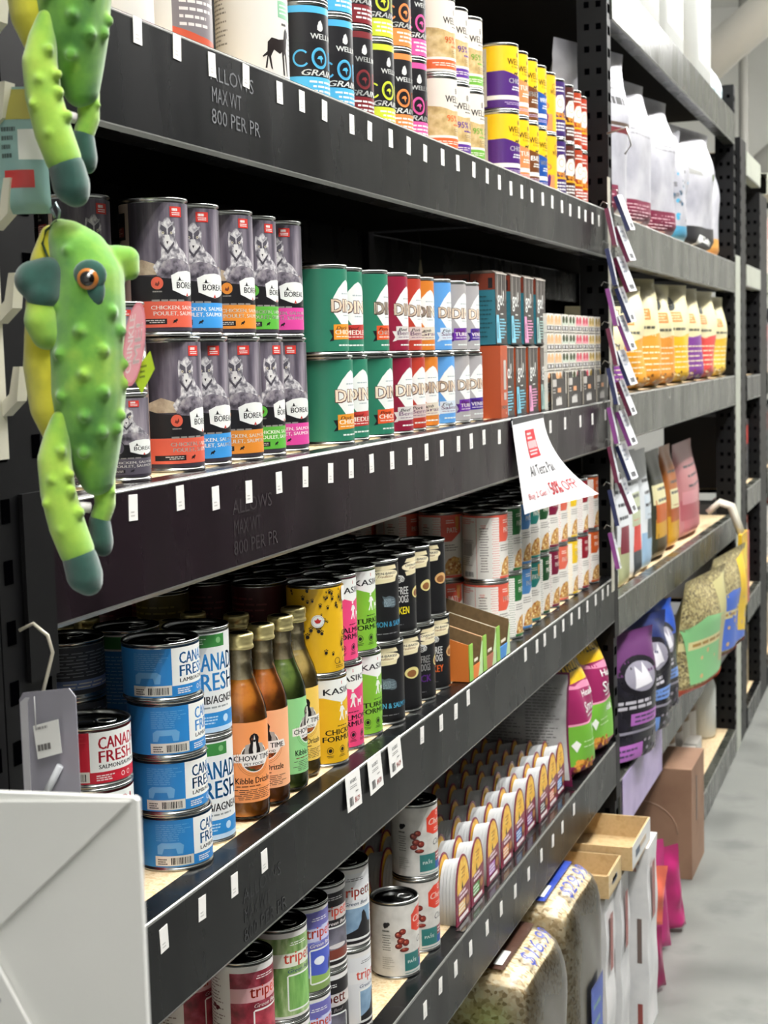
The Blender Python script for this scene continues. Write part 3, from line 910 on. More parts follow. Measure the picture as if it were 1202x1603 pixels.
for i, (c, d, (x, y)) in enumerate(zip(('#d9622f', '#5a2d91', '#6cab3b'), ('orange', 'purple', 'green'), [(-.06, 2.4101), (-.062, 2.4908), (-.06, 2.5704)])):
    p = Proto('food_can', tin_parts(.0385, H1, art_cream(c, .0385, H1)))
    put_col(p, x, y, z, H1, 2, 'cream can with %s bottom band' % d, 'on top shelf', GT)
stew = [('#4a2272', 'purple', 'CHICKEN'), ('#ef8a55', 'salmon-orange', 'TURKEY'), ('#6b3f1e', 'brown', 'BEEF'), ('#1f4f9c', 'blue', 'WHITEFISH')]
sp = [(-.06, 2.814), (-.062, 2.8951), (-.062, 2.9722), (-.064, 3.0505), (-.064, 3.1353), (-.064, 3.2185), (-.062, 3.297), (-.062, 3.3753), (-.068, 3.4574)]
for i in range(4):
    p = Proto('food_can', tin_parts(.038, H1, art_stew(*stew[i][:1], .038, H1, i == 0, stew[i][2])))
    put_col(p, sp[i][0], sp[i][1], z, H1, 2, 'yellow can with %s lower half' % stew[i][1], 'on top shelf', GT)
p = Proto('food_can', tin_parts(.038, H1, art_orange_dog(.038, H1)))
put_col(p, sp[4][0], sp[4][1], z, H1, 2, 'all-yellow can with small purple dog', 'on top shelf', GT)
for i, (a, b, d) in enumerate((('#9488c8', '#3a2566', 'lilac and purple'), ('#e06a50', '#4a2018', 'coral and dark brown'), ('#ee8c3c', '#a33a1c', 'orange and rust'), ('#c8502a', '#a8361e', 'brick red'))):
    p = Proto('food_can', tin_parts(.038, H1, art_split(a, b, .038, H1)))
    put_col(p, sp[5 + i][0], sp[5 + i][1], z, H1, 2, d + ' can', 'near the right post on top shelf', GT)
# --- second shelf
z = ZT[2]
HW, RW = .143, .0365
G2 = 'cans on the second shelf'
wolf = [('#d9604a', 'coral'), ('#3f97dc', 'blue'), ('#e08c34', 'orange'), ('#5cb040', 'green'), ('#d8489a', 'pink')]
lo = [(-.06, 1.4483), (-.064, 1.5238), (-.06, 1.6025), (-.064, 1.6777), (-.066, 1.7558)]
up = [(-.06, 1.4303), (-.06, 1.5047), (-.06, 1.5928), (-.064, 1.6682), (-.064, 1.746)]
tl = [(6, 0, -14, -2, -10), (-4, -12, -6, -2, -16)]
for i, (c, d) in enumerate(wolf):
    p = Proto('food_can', tin_parts(RW, HW, art_wolf(c, RW, HW)))
    p.put((lo[i][0], lo[i][1], z + .0002), math.radians([10, -8, -16, 8, -18][i]), 'lower tall wolf-picture can with %s band' % d, 'can', G2)
    p.put((up[i][0], up[i][1], z + HW + .0006), math.radians([0, -12, 2, 6, -20][i]), 'upper tall wolf-picture can with %s band' % d, 'can', G2)
    if i == 0:
        p.put((-.125, 1.375, z + .0002), math.radians(12), 'lower wolf can turned to its tan back panel, behind the frog', 'can', G2)
        p.put((-.108, 1.352, z + HW + .0006), math.radians(12), 'upper wolf can turned to its tan back panel, behind the frog', 'can', G2)
ps = Proto('food_can', tin_parts(.028, .088, art_wolf('#5a5560', .028, .088)))
ps.put((-.045, 1.318, z + .0002), math.radians(-10), 'small slim wolf can, lower one right of the frog', 'can', G2)
ps.put((-.045, 1.318, z + .0886), math.radians(-20), 'small slim wolf can, upper one right of the frog', 'can', G2)
ps.put((-.05, 1.245, z + .0002), math.radians(-10), 'small slim wolf can half hidden by frog leg, lower', 'can', G2)
HD, RD = .1195, .038
dine = [('#2c7a60', '#e0922e', ('Duck', 'CHICKEN'), 'green can with orange ribbon', None), ('#2c7a60', '#b53530', ('Beef', 'MEDLEY'), 'green can with red ribbon', None), ('#2c7a60', '#d8562c', ('Pork', 'CHICKEN'), 'green can with vermilion ribbon', None),
        ('#8a1c38', '#cfcac6', ('Beef', 'Berries'), 'wine-red can with silver ribbon', '#d8d4d0'), ('#b03a2c', '#c9b6b0', ('Pork', 'Berries'), 'brick-red can with silver ribbon', '#c8c2bc'), ('#cf7a2c', '#d6cdbb', ('Lamb', 'Grain'), 'amber can with striped ribbon', '#d8cdb8'),
        ('#5b9ad8', '#cfdbe6', ('Fish', 'Salmon'), 'sky-blue can with pale ribbon', '#d0dce8'), ('#a5a1a0', '#6b2f96', ('Duck', 'TURKEY'), 'grey can with violet ribbon', '#4b1f70'), ('#a8a5a6', '#44288c', ('Veal', 'VENISON'), 'grey can with indigo ribbon', '#2c1a60')]
dp = [(-.06, 1.898), (-.068, 1.977), (-.06, 2.0603), (-.06, 2.1477), (-.066, 2.228), (-.07, 2.3062), (-.066, 2.3845), (-.064, 2.4636), (-.064, 2.5425)]
for i, ((bg, tc, tt, d, lt), (x, y)) in enumerate(zip(dine, dp)):
    p = Proto('food_can', tin_parts(RD, HD, art_dine(bg, tc, tt, RD, HD, '#f4efe4' if lt is None or i > 6 else '#7c5a78', lt)))
    for t in range(2):
        trn = [[-2, -14, -6, -6, -10, -20, -12, 0, -8], [2, -12, 4, 2, 0, -14, 0, -6, 4]][t][i]
        p.put((x, y + (-.012 if t else 0), z + t * HD + .0003 + .0003 * t), math.radians(trn), ('upper ' if t else 'lower ') + d, 'can', G2)
# rows behind the first on shelves one and two would be hidden by the front rows
# --- third shelf
z = ZT[3]
G3 = 'cans on the third shelf'
HS, RS = .0625, .042
fr = Proto('food_can', tin_parts(RS, HS, art_fresh_small('#c01f33', RS, HS, -22), lidm=LIDD))
for t in range(3):
    fr.put((-.085, 1.297, z + .0002 + t * HS), math.radians([4, -6, 10][t]), '%s squat red and white can, left end of third shelf' % ['bottom', 'middle', 'top'][t], 'can', G3)
fb = Proto('food_can', tin_parts(RS, HS, art_fresh_small('#2b80c4', RS, HS, 0, 'LAMB/AGNEAU'), lidm=LIDD))
for t in range(4):
    fb.put((-.0625 - .001 * (t % 2), 1.4245 - .004 * t, z + .0002 + t * HS), math.radians([16, 10, 22, 2][t]), '%s squat blue can in the stack of four' % ['bottom', 'second lowest', 'second highest', 'top'][t], 'can', G3)
ft = Proto('food_can', tin_parts(RD, .1235, art_fresh_tall(RD, .1235)))
for t in range(2): ft.put((-.07, 1.5075, z + .0002 + t * .1235), math.radians(-20 + 3 * t), '%s tall white and blue can beside the bottles' % ['lower', 'upper'][t], 'can', G3)
ft.put((-.150, 1.492, z + .0002), 1.0, 'lower tall white and blue can behind the bottle-side stack', 'can', G3)
ft.put((-.150, 1.492, z + .1228), 1.0, 'upper tall white and blue can behind the bottle-side stack', 'can', G3)
ck = Proto('food_can', tin_parts(RS, HS, art_plain('#3f4248', '#7f95c4', RS, HS), lidm=LIDD))
for t in range(4): ck.put((-.185, 1.30, z + .0002 + t * HS), .3 * t, '%s squat slate can behind the red stack' % ['bottom', 'second lowest', 'second highest', 'top'][t], 'can', G3)
for t in range(4): ck.put((-.170, 1.395, z + .0002 + t * HS), .5 * t, '%s squat slate can behind the blue stack' % ['bottom', 'second lowest', 'second highest', 'top'][t], 'can', G3)
for t in range(2): ck.put((-.262, 1.335, z + .0002 + t * .0625), .5 * t, '%s squat slate can deep behind the red stack' % ['lower', 'upper'][t], 'can', G3)
HK = .1235
KD = {'yp': Proto('food_can', tin_parts(RD, HK, art_formula('#e0b01e', 'CHICKEN', RD, HK, True))), 'y': Proto('food_can', tin_parts(RD, HK, art_formula('#e0b01e', 'CHICKEN', RD, HK))),
      'p': Proto('food_can', tin_parts(RD, HK, art_formula('#e2487c', 'SALMON', RD, HK))), 'g': Proto('food_can', tin_parts(RD, HK, art_formula('#7cb838', 'TURKEY', RD, HK)))}
for k in range(4): KD['b%d' % k] = Proto('food_can', tin_parts(RD, HK, art_baked(k, RD, HK)))
kp = [(-.06, 1.8422), (-.068, 1.9227), (-.068, 1.9996), (-.06, 2.0763), (-.06, 2.1554), (-.062, 2.2327), (-.062, 2.3117)]
kk = [('y', 'yp', 'yellow can of chicken formula', 'yellow can covered in black paw prints'), ('p', 'p', 'pink can of salmon formula', 'pink can of salmon formula'), ('g', 'g', 'lime can of turkey formula', 'lime can of turkey formula'),
      ('b0', 'b0', 'black can with light blue lettering', 'black can with light blue lettering'), ('b1', 'b1', 'black can with yellow lettering', 'black can with yellow lettering'),
      ('b2', 'b2', 'black can with purple lettering', 'black can with purple lettering'), ('b3', 'b3', 'black can with orange lettering', 'black can with orange lettering')]
KD['m'] = Proto('food_can', tin_parts(RD, HK, art_plain('#4a1418', '#2c0d10', RD, HK, '#7c3a3c'), lidm=LIDD))
for (x, y) in kp: SPOTS.append((x, y - .006, z, z + .25, RD + .004))
kt = [(-14, 0), (-28, -8), (-10, -14), (-8, 8), (-42, -4), (4, -26), (-6, -30)]
short = ['chicken', 'salmon', 'turkey', 'light blue lettered', 'yellow lettered', 'purple lettered', 'orange lettered']
for i, (a, b, da, db) in enumerate(kk):
    x, y = kp[i]
    KD[a].put((x, y, z + .0002), math.radians(kt[i][0]), 'lower ' + da, 'can', G3)
    KD[b].put((x - .001, y - (.012 if i else .005), z + HK + .0006), math.radians(kt[i][1]), 'upper ' + db, 'can', G3)
    for rr in range(1, 6):
        q = 'm' if i == 0 else a
        xx = fit(x - .077 * rr, y - .006, z, .25, RD)
        for t in (0, 1):
            KD[q].put((xx, y - .006, z + .0002 + t * (HK + .0003)), math.radians(JIT.uniform(-60, 40)),
                      '%s %scan, %s row back, behind the front %s can' % (['lower', 'upper'][t], 'dark maroon ' if i == 0 else '', ordw(rr - 1), short[i]), 'can', G3)
# pate style cans
HF, RF = .1275, .0425
fcol = [('#e0614e', 'coral'), ('#2c6f3a', 'dark green'), ('#4f86c0', 'blue'), ('#2a7f78', 'teal'), ('#24502e', 'forest green'), ('#7a1c3a', 'burgundy'), ('#d96a55', 'salmon'), ('#ecc42c', 'yellow'), ('#8c1f2c', 'crimson'), ('#3fa37c', 'mint'), ('#c85a24', 'rust')]
fp = [(-.06, 2.66), (-.062, 2.7655), (-.066, 2.8532), (-.07, 2.9418), (-.072, 3.0274), (-.072, 3.1147), (-.072, 3.2002), (-.07, 3.2877), (-.064, 3.3754), (-.06, 3.471)]
FP = [Proto('food_can', tin_parts(RF, HF, art_pate(c, RF, HF))) for c, _ in fcol]
order = [0, 1, 2, 3, 4, 5, 6, 7, 8, 9]
for i, (x, y) in enumerate(fp):
    k = order[i] if i < 9 else 10
    for t in (0, 1):
        tr = [[-4, 4, -4, -16, 4, 0, -10, 6, 0, -6], [2, 0, -2, -8, -4, -6, 2, 2, 6, 8]][t][i]
        FP[k].put((x, y, z + .0002 + t * (HF + .0003)), math.radians(tr), '%s white can with %s corner block on third shelf' % (['lower', 'upper'][t], fcol[k][1]), 'can', G3)
    SPOTS.append((x, y, z, z + .26, RF))
for i, (x, y) in enumerate(fp):
    k = order[i] if i < 9 else 10
    for rr in range(1, 5):
        xx = fit(x - .0855 * rr, y, z, .26, RF)
        if xx < -.56: break
        for t in (0, 1):
            FP[k].put((xx, y, z + .0002 + t * (HF + .0003)), math.radians(JIT.choice([-30, 60, -70, 150]) if i else -60 + 25 * rr),
                      '%s white can, %s row back, behind the front %s-block can' % (['lower', 'upper'][t], ordw(rr - 1), fcol[k][1]), 'can', G3)
for rr in range(3, 6):
    xx = fit(-.11 - .0872 * rr, 2.560, z, .26, RF)
    for t in (0, 1):
        FP[0].put((xx, 2.560, z + .0002 + t * (HF + .0003)), math.radians(20 * rr), '%s coral-block can behind the cardboard trays, %s one back' % (['lower', 'upper'][t], ordw(rr - 3)), 'can', G3)
# --- fourth shelf
z = ZT[4]
HT, RT = .1215, .038
G4 = 'cans on the fourth shelf'
tk = ['red', 'green', 'blue', 'black', 'white']
tp = [(-.06, 1.5744), (-.06, 1.6801), (-.064, 1.761), (-.070, 1.8383), (-.066, 1.9194)]
td = ['crimson', 'grass-green', 'sky-blue', 'black', 'white and dark blue']
for i, (x, y) in enumerate(tp):
    p = Proto('food_can', tin_parts(RT, HT, art_tripe(tk[i], RT, HT), lidm=LIDD))
    for t in (0, 1):
        tr = [[-10, -10, -16, -40, 4], [-4, -8, -8, -16, -26]][t][i]
        p.put((x, y, z + .0002 + t * (HT + .0003)), math.radians(tr), '%s %s picture-label can on fourth shelf' % (['lower', 'upper'][t], td[i]), 'can', G4)
    p.put((x - .0785, y + .002, z + .0002), 0.3, 'lower %s picture-label can in second row' % td[i], 'can', G4)
    p.put((x - .0785, y + .002, z + .0006 + HT), 0.3, 'upper %s picture-label can in second row' % td[i], 'can', G4)
pc = Proto('food_can', tin_parts(RT, HT, art_core(RT, HT), lidm=LIDD))
pc.put((-.06, 2.1153, z + .0002), math.radians(12), 'single stone-grey can with bacon picture standing on its own', 'can', G4)
pc.put((-.06, 2.2198, z + .0002), math.radians(0), 'lower stone-grey bacon-picture can of the stacked pair', 'can', G4)
pc.put((-.06, 2.2198, z + .0006 + HT), math.radians(0), 'upper stone-grey bacon-picture can of the stacked pair', 'can', G4)

# ---------------------------------------------------------------- sauce bottles on the third shelf
z = ZT[3]
GLASS = glassy('clear glass', '#fafcfa', 0.0, 0.03)
GOLD = M('#dccf92', 0.32, 0.75)
def bottle_parts(sauce, lab, dark=None):
    r = .0295
    body = [(0, .0015), (r - .006, .0015), (r - .001, .004), (r, .010), (r, .122), (r - .0012, .134), (r - .005, .147), (r - .0105, .160), (.0152, .172), (.0138, .182), (.0135, .188), (.0148, .190), (.0135, .192), (.0135, .2065)]
    G = MB(); G.lathe(body, GLASS, 36)
    S = MB()
    inner = [(0, .004)] + [(q - .0016, zz + (.003 if i < 3 else 0)) for i, (q, zz) in enumerate(body[1:]) if zz < .165]
    inner += [(.0150, .168), (0, .168)]
    S.lathe(inner, MN('sauce ' + sauce, [dark or sauce, sauce, sauce], 70, .45, detail=6, coat=.6), 36)
    N = MB()
    N.lathe([(.0148, .1682), (.0130, .173), (.0122, .188), (.0122, .204)], MN('smeared neck ' + sauce, ['#a89a7e', '#c9bb9a', '#b4a686'], 90, .4, detail=6), 24)
    C = MB()
    C.lathe([(.0150, .2035), (.0165, .2045), (.0165, .2075), (.0156, .2085), (.0158, .213), (.0166, .2145), (.0166, .2195), (.0155, .2222), (.0120, .2225)], GOLD, 28)
    C.lathe([(.0120, .2225), (.0110, .2216), (0, .2216)], M('#2e2c22', .3, .8), 28)
    a = Art(180 / (PI * 29.6), 1 / 96.0)
    a.rect(-118, 0, 118, 1, lab)
    a.circ(0, .56, 18, WHITE, 26).circ(0, .56, 17, '#4a3a34', 26)
    a.poly([(-26, .58), (-22, .72), (0, .745), (22, .72), (30, .58), (26, .5), (-26, .5)], '#a9a29c')
    a.blobs(-20, .42, 22, .50, 14, 3.4, ['#7a3a26', '#3f5a2c', '#a4552c'])
    # dog standing behind the banner
    a.poly([(-14, .56), (-15, .66), (-10, .74), (-12, .80), (-8, .84), (0, .86), (8, .84), (12, .80), (10, .74), (15, .66), (14, .56)], '#1d1719')
    a.poly([(-3, .56), (-5, .66), (-3, .76), (0, .84), (3, .76), (5, .66), (3, .56)], '#e9e4de').circ(0, .765, 1.6, INK)
    a.poly([(-8, .79), (-6, .81), (-4, .79), (-6, .77)], '#8c4a2a')
    a.poly([(-54, .50), (-54, .60), (-40, .61), (50, .61), (54, .52), (40, .51), (30, .455), (-30, .455), (-32, .50)], '#ece8e4')
    a.text('CHOW TIME', -50, .52, 48, .585, INK).text('PET FOOD', -26, .465, 24, .495, INK)
    for p in range(2): a.ring(0, .56, 20.5 + p * 2.2, .5, '#b8713c' if lab != '#8fd08c' else '#5da45a', 30, .45, .98)
    a.text('Kibble Drizzle', -48, .235, 46, .31, INK).lines(-46, .19, 40, .215, 1, '#7c4a2c', .5)
    a.lines(-56, .03, 56, .17, 6, '#3c2c24', .3, 1)
    L = wrap_can(a, .0296, .024, .120, 'label', lift=.000008)
    return [('glass', G), ('sauce', S.mesh('sauce')), ('neck_residue', N.mesh('neck_residue')), ('cap', C.mesh('cap')), ('label', L)]
def fixm(parts): return [(p[0], p[1].mesh(p[0]) if isinstance(p[1], MB) else p[1]) for p in parts]
BK = [Proto('sauce_bottle', fixm(bottle_parts(*q))) for q in (('#f39a2c', '#f0995c', '#dc7c1a'), ('#de8226', '#f2b184', '#bb6c1c'), ('#86a048', '#8fd08c', '#5f7f34'), ('#dcbf74', '#eec55c', '#bb9c4c'))]
bd = ['orange sauce bottle with orange label', 'amber sauce bottle with peach label', 'green sauce bottle with mint label', 'mustard sauce bottle with yellow label']
bp = [(-.055, 1.5905), (-.055, 1.6515), (-.056, 1.7122), (-.064, 1.7725)]
bt = [-38, -64, 9, -41]
for i, (x, y) in enumerate(bp):
    BK[i].put((x, y, z + .0002), math.radians(bt[i]), 'front ' + bd[i], 'bottle', 'sauce bottles with gold caps')
    SPOTS.append((x, y, z, z + .22, .0298))
for i, n in enumerate((5, 4, 2, 0)):
    for rr in range(1, n + 1):
        xx = fit(bp[i][0] - .0610 * rr, bp[i][1], z, .22, .0300)
        BK[(i + rr) % 4 if rr > 1 else i].put((xx, bp[i][1], z + .0002), math.radians(JIT.uniform(-40, 40)), 'sauce bottle, %s row back, behind the front %s' % (ordw(rr - 1), bd[i].replace(' sauce bottle with', ' one with')), 'bottle', 'sauce bottles with gold caps')
oc = Proto('food_can', tin_parts(.0355, .1235, art_plain('#5a4c14', '#3c320c', .0355, .1235, '#8a7a3c')))
xo = fit(-.20, 1.742, z, .25, .0355)
for t in range(2): oc.put((xo, 1.742, z + .0002 + t * .1238), .4, '%s olive-yellow can behind the bottles' % ['lower', 'upper'][t], 'can', G3)

# ---------------------------------------------------------------- cardboard display trays beside the black cans
KRAFT = MN('kraft card', ['#6f5a3c', '#826a48', '#75603f'], 60, .8, detail=6)
KRAFTL = MN('light kraft card', ['#b7996a', '#c9ad80', '#bda071'], 60, .8, detail=6)
def card_tray(y0, y1, outc, lipc, label):
    t = empty('display_tray', (-.004, y0, z + .0012))
    w = y1 - y0
    prof = [(-.30, 0), (0.0, 0), (0.0, .062), (-.008, .064), (-.30, .150)]
    for yy, nm in ((0, 'side_wall'), (w - .0022, 'side_wall')):
        B = MB(); B.prism(prof, 1, yy, yy + .0011, KRAFT); B.prism(prof, 1, yy + (.0011 if yy else -.0011), yy + (.0022 if yy else 0), M(outc))
        ob(nm, B, t)
    B = MB(); B.box((-.30, 0, 0), (0, w - .002, .0015), KRAFT); ob('tray_floor', B, t)
    B = MB(); B.box((-.3015, 0, 0), (-.30, w - .002, .150), KRAFT); ob('back_wall', B, t)
    B = MB()
    B.box((0, 0, 0), (.0015, w - .002, .022), M(lipc))
    B.prism([(0, .0), (.022, 0), (.020, .062), (0, .062)], 0, .0002, .0016, M('#8cbf4a'))
    B.prism([(w - .03, 0), (w - .002, 0), (w - .002, .055), (w - .014, .03)], 0, .0002, .0016, M('#b9d6a0'))
    B.box((.0006, .030, .028), (.0012, w - .03, .033), M('#e9dfc9'))
    ob('front_lip', B, t)
    tag(t, label, 'tray', 'cardboard display trays on the third shelf')
card_tray(2.354, 2.434, '#d97b35', '#d9762c', 'orange-edged open cardboard display tray beside the black cans')
card_tray(2.436, 2.520, '#d9cfa8', '#a8644a', 'open cardboard display tray with reddish front lip, middle of three')
card_tray(2.522, 2.612, '#cfd6c8', '#3f86c8', 'open cardboard display tray with blue front lip, beside the white cans')

# ---------------------------------------------------------------- cartons on the second shelf
z = ZT[2]
def carton_parts(acc, side, w=.074, d=.046, h=.132):
    B = MB()
    B.box((-d, -w / 2, 0), (0, w / 2, h - .004), M('#3b3733', .3))
    B.prism([(-d, h - .004), (0, h - .004), (-.006, h), (-d + .006, h)], 1, -w / 2, w / 2, M('#6b625a', .3))
    f = Art(1 / w / 1000, 1 / h / 1000)
    f.rect(0, 0, 1, .97, '#3f3a36')
    for u, c in ((.08, '#7a736c'), (.2, '#9c958e'), (.36, '#5c5650'), (.55, '#a39c95'), (.74, '#6c655f'), (.9, '#8c857e')): f.poly([(u - .04, .62), (u - .02, .97), (u + .04, .97), (u + .03, .62)], c)
    f.text('go!', .12, .46, .72, .74, WHITE).lines(.4, .40, .75, .43, 1, WHITE, .6)
    f.poly([(.02, .02), (.0, .40), (.22, .40), (.42, .02)], acc).lines(.32, .07, .9, .36, 7, acc, .5).rect(0, 0, 1, .02, '#2a2624').rect(0, .955, 1, .97, '#d8d0c6')
    f.rect(.09, .08, .14, .30, '#4d6a70')
    F = flat(f, 'front_panel', (.0004, -w / 2, 0), (0, w, 0), (0, 0, h), (1, 0, 0))
    s = Art(1 / d / 1000, 1 / h / 1000)
    s.rect(0, 0, 1, .96, side)
    if side == '#b5502a':
        s.rect(.42, .38, .78, .78, '#b8b3ad').rect(.42, .24, .78, .34, '#b8b3ad').text('ONS', .1, .13, .8, .17, '#e6d8cc').circ(.62, .07, 3, '#e2c7b4')
    else:
        s.rect(0, .74, 1, .96, '#7c3522').rect(.72, .76, .9, .9, INK).circ(.2, .84, 5, INK).poly([(.12, .81), (.2, .88), (.28, .81)], '#cfc6bd')
        s.lines(.2, .08, .9, .68, 10, '#1c4a52', .3)
    S = flat(s, 'side_panel', (-d, -w / 2 - .0004, 0), (d, 0, 0), (0, 0, h), (0, -1, 0))
    return [('carton_body', B.mesh('carton_body')), ('front_panel', F), ('side_panel', S)]
HC = .1325
for nm, acc, side, ys in (('cyan', '#7fc9e0', '#2f7888', (2.661, 2.765)), ('pink', '#e79cc4', '#2f7888', (2.862,)), ('pale mint', '#a9c8c2', '#2f7888', (2.958,))):
    p = Proto('food_carton', carton_parts(acc, side))
    for i, y in enumerate(ys):
        for rr in range(4):
            p.put((-.022 - rr * .0475, y, z + HC + .0006), 0, 'upper go! carton with %s stripe, %s' % (nm, ('front row, %s' % ('left one' if i == 0 else 'right one') if rr == 0 else '%s row, %s' % (ordw(rr), 'left column' if i == 0 else 'right column'))) , 'carton', 'go cartons on the second shelf')
for i, (nm, acc, y) in enumerate((('cyan', '#7fc9e0', 2.705), ('light blue', '#7fc9e0', 2.795), ('rosy', '#e79cc4', 2.889), ('pale mint', '#a9c8c2', 2.985))):
    p = Proto('food_carton', carton_parts(acc, '#b5502a'))
    for rr in range(4):
        p.put((-.022 - rr * .0475, y, z + .0002), 0, 'lower go! carton with %s stripe, %s row from the aisle' % (nm, ordw(rr)), 'carton', 'go cartons on the second shelf')
B = MB(); B.box((-.20, 2.618, z + .0004), (-.016, 2.6205, z + HC - .002), M('#b5502a')); B.box((-.016, 2.618, z + .0004), (-.0135, 2.664, z + HC - .002), M('#b5502a'))
B.box((-.0136, 2.618, z + .0005), (-.0128, 2.664, z + HC - .003), M('#b5502a'))
merge_into(B, flat(Art(.0217, .0075).rect(.42, .38, .78, .78, '#b8b3ad').rect(.42, .24, .78, .34, '#b8b3ad').text('ONS', .08, .12, .8, .165, '#e6d8cc').circ(.7, .06, 2, '#e2c7b4'), 'print', (-.0126, 2.618, z + .001), (0, .046, 0), (0, 0, HC), (1, 0, 0)))
tag(ob('case_sleeve', B), 'orange cardboard case side standing against the lower cartons', 'carton')
# small cup sleeves in black display cases
def cup_parts(c1, c2):
    w, h, d = .056, .0388, .05
    B = MB()
    B.box((-d, -w / 2, 0), (0, w / 2, h - .0006), M('#e8e4da'))
    f = Art(1 / w / 1000, 1 / h / 1000)
    f.rect(0, 0, 1, 1, '#ece8de').rect(.0, .42, 1, .72, c2)
    for u in (.25, .75): f.ell(u, .72, .2, .2, c1)
    f.rect(0, .14, 1, .36, '#3a3634')
    for u in (.22, .7): f.rect(u - .14, .17, u + .16, .33, '#d9d6d4')
    f.rect(0, 0, 1, .06, '#8b8578')
    return [('sleeve', B.mesh('sleeve')), ('front_panel', flat(f, 'front_panel', (.0003, -w / 2, 0), (0, w, 0), (0, 0, h), (1, 0, 0)))]
cols_ = [('#f2b37c', '#f6c39a', 'peach'), ('#3f4a26', '#cfd9c8', 'dark green'), ('#d04a5c', '#f0a0a8', 'red'), ('#b99a3c', '#e6c98a', 'mustard')]
ci = 0
for i, (a, b, nm) in enumerate(cols_):
    p = Proto('food_cup_sleeve', cup_parts(a, b))
    for c in range(2):
        y = 3.004 + ci * .0665
        ci += 1
        for t in range(5):
            for rr in range(2):
                p.put((-.014 - rr * .0505, y, z + .0002 + t * .0389 + .0004), math.radians(JIT.uniform(-1, 1)) * 0, '%s-print cup sleeve, %s column of its colour, %s layer, %s' % (nm, ['left', 'right'][c], ['lowest', 'second', 'third', 'fourth', 'top'][t], ['front', 'behind'][rr]), 'food cup', 'small cup sleeves stacked on the second shelf')
def case_parts():
    w, h = .140, .074
    B = MB()
    g = M('#3c3835')
    B.prism([(0, 0), (w, 0), (w, h), (w - .03, h + .003), (w - .034, h - .012), (.05, h - .012), (.04, h), (.0, h)], 0, 0, .0015, g)
    f = Art(1 / w / 1000, 1 / h / 1000)
    f.poly([(.3, .10), (.3, .30), (.36, .26), (.40, .34), (.46, .28), (.52, .36), (.58, .28), (.64, .36), (.68, .10)], '#cfccc8')
    f.rect(.1, .62, .34, .82, '#c9c4bd').rect(.4, .45, .62, .58, '#e2a070').rect(.02, 0, .05, 1, '#d8cdb6').rect(.9, .4, .96, 1, '#cfc8bd').lines(.1, .42, .34, .58, 2, '#bdb8b2')
    return [('front_wall', B.mesh('front_wall')), ('print', flat(f, 'print', (.0018, 0, 0), (0, w, 0), (0, 0, h), (1, 0, 0)))]
cp = Proto('display_case', case_parts())
for i in range(4):
    cp.put((-.0085, 2.975 + i * .146 * (1 if i < 3 else .995), z + .0002), 0, 'dark grey display case front, %s from the cartons' % ordw(i), 'case', 'dark display cases under the cup sleeves')
B = MB(); B.prism([(0, 0), (.09, 0), (.05, .1)], 0, 0, .002, M('#cfcbab', .6)); B.tube([(0.001, .05, .1), (.001, .05, .14), (-.005, .05, .17)], .0012, M('#55534a'), 5)
tag(ob('hanging_tag', B, None, (-.42, 3.35, 1.745)), 'cream triangular tag hanging in the dark behind the cup sleeves', 'tag')

# ---------------------------------------------------------------- arch-shaped food tray packs on the fourth shelf
z = ZT[4]
MAR = '#7c1038'
def arch(w, h, n=10):
    pts = [(-w / 2, 0), (w / 2, 0)]
    for i in range(n + 1):
        a = PI * i / n
        pts.append((w / 2 * math.cos(a) * (1 if i not in (0, n) else 1), h * .42 + h * .58 * math.sin(a) ** .9 if i not in (0, n) else h * .42))
    return pts
def pack_parts(c, w=.078, h=.113):
    dd = .030
    B = MB()
    ribs = 5
    gr = M('#c9cbcb', .35, .0)
    n = 22
    for k in range(ribs):
        x1 = -.001 - k * dd / ribs
        x0 = x1 - dd / ribs + .0006
        s = .93 - .012 * k
        B.prism([(p[0] * s, p[1] * s + .001) for p in arch(w, h, 14)], 0, x0, x1, gr, True)
    F = MB()
    F.prism(arch(w, h, 18), 0, -.001, .0006, M(MAR, .3))
    f = Art(1 / w / 1000, 1 / h / 1000)
    A = arch(w * .86, h * .94, 18)
    up = [(p[0] / w + .5, p[1] / h + .03) for p in A if p[1] > h * .4]
    f.poly([(.06, .42)] and [(.08, .45)] + [(.92, .62)] + up[0:], MN('yellow field print', ['#d9962a', '#eab83c', '#f0cf6a'], 60, .4))
    f.lines(.34, .64, .68, .82, 3, '#a9741c', .4, 1).poly([(.38, .5), (.44, .62), (.5, .5)], INK)
    f.lines(.2, .35, .84, .48, 2, '#f0dbe2', .6)
    f.rect(.12, .14, .62, .32, c).lines(.14, .15, .6, .31, 3, WHITE, .45)
    f.ell(.76, .24, .16, .11, '#6b3a22', 14).ell(.77, .25, .11, .07, '#a6713c', 12)
    f.rect(.14, .05, .8, .11, '#e6dfe0')
    return [('cup', B.mesh('cup')), ('sleeve', F.mesh('sleeve')), ('print', flat(f, 'print', (.0008, -w / 2, 0), (0, w, 0), (0, 0, h), (1, 0, 0)))]
pk = [('#eec27a', 'cream'), ('#58a04a', 'green'), ('#b07ac0', 'lilac'), ('#e8a05c', 'orange'), ('#3c7cc8', 'blue'), ('#8a62a8', 'violet'), ('#3f4a48', 'charcoal'), ('#e0805c', 'salmon'), ('#4f9ad8', 'sky blue')]
PP = [Proto('food_tray_pack', pack_parts(c)) for c, _ in pk]
py_ = [2.345, 2.437, 2.545, 2.640, 2.742, 2.842, 2.925, 3.012, 3.100]
px_ = [-.020, -.022, -.024, -.024, -.026, -.030, -.024, -.026, -.030]
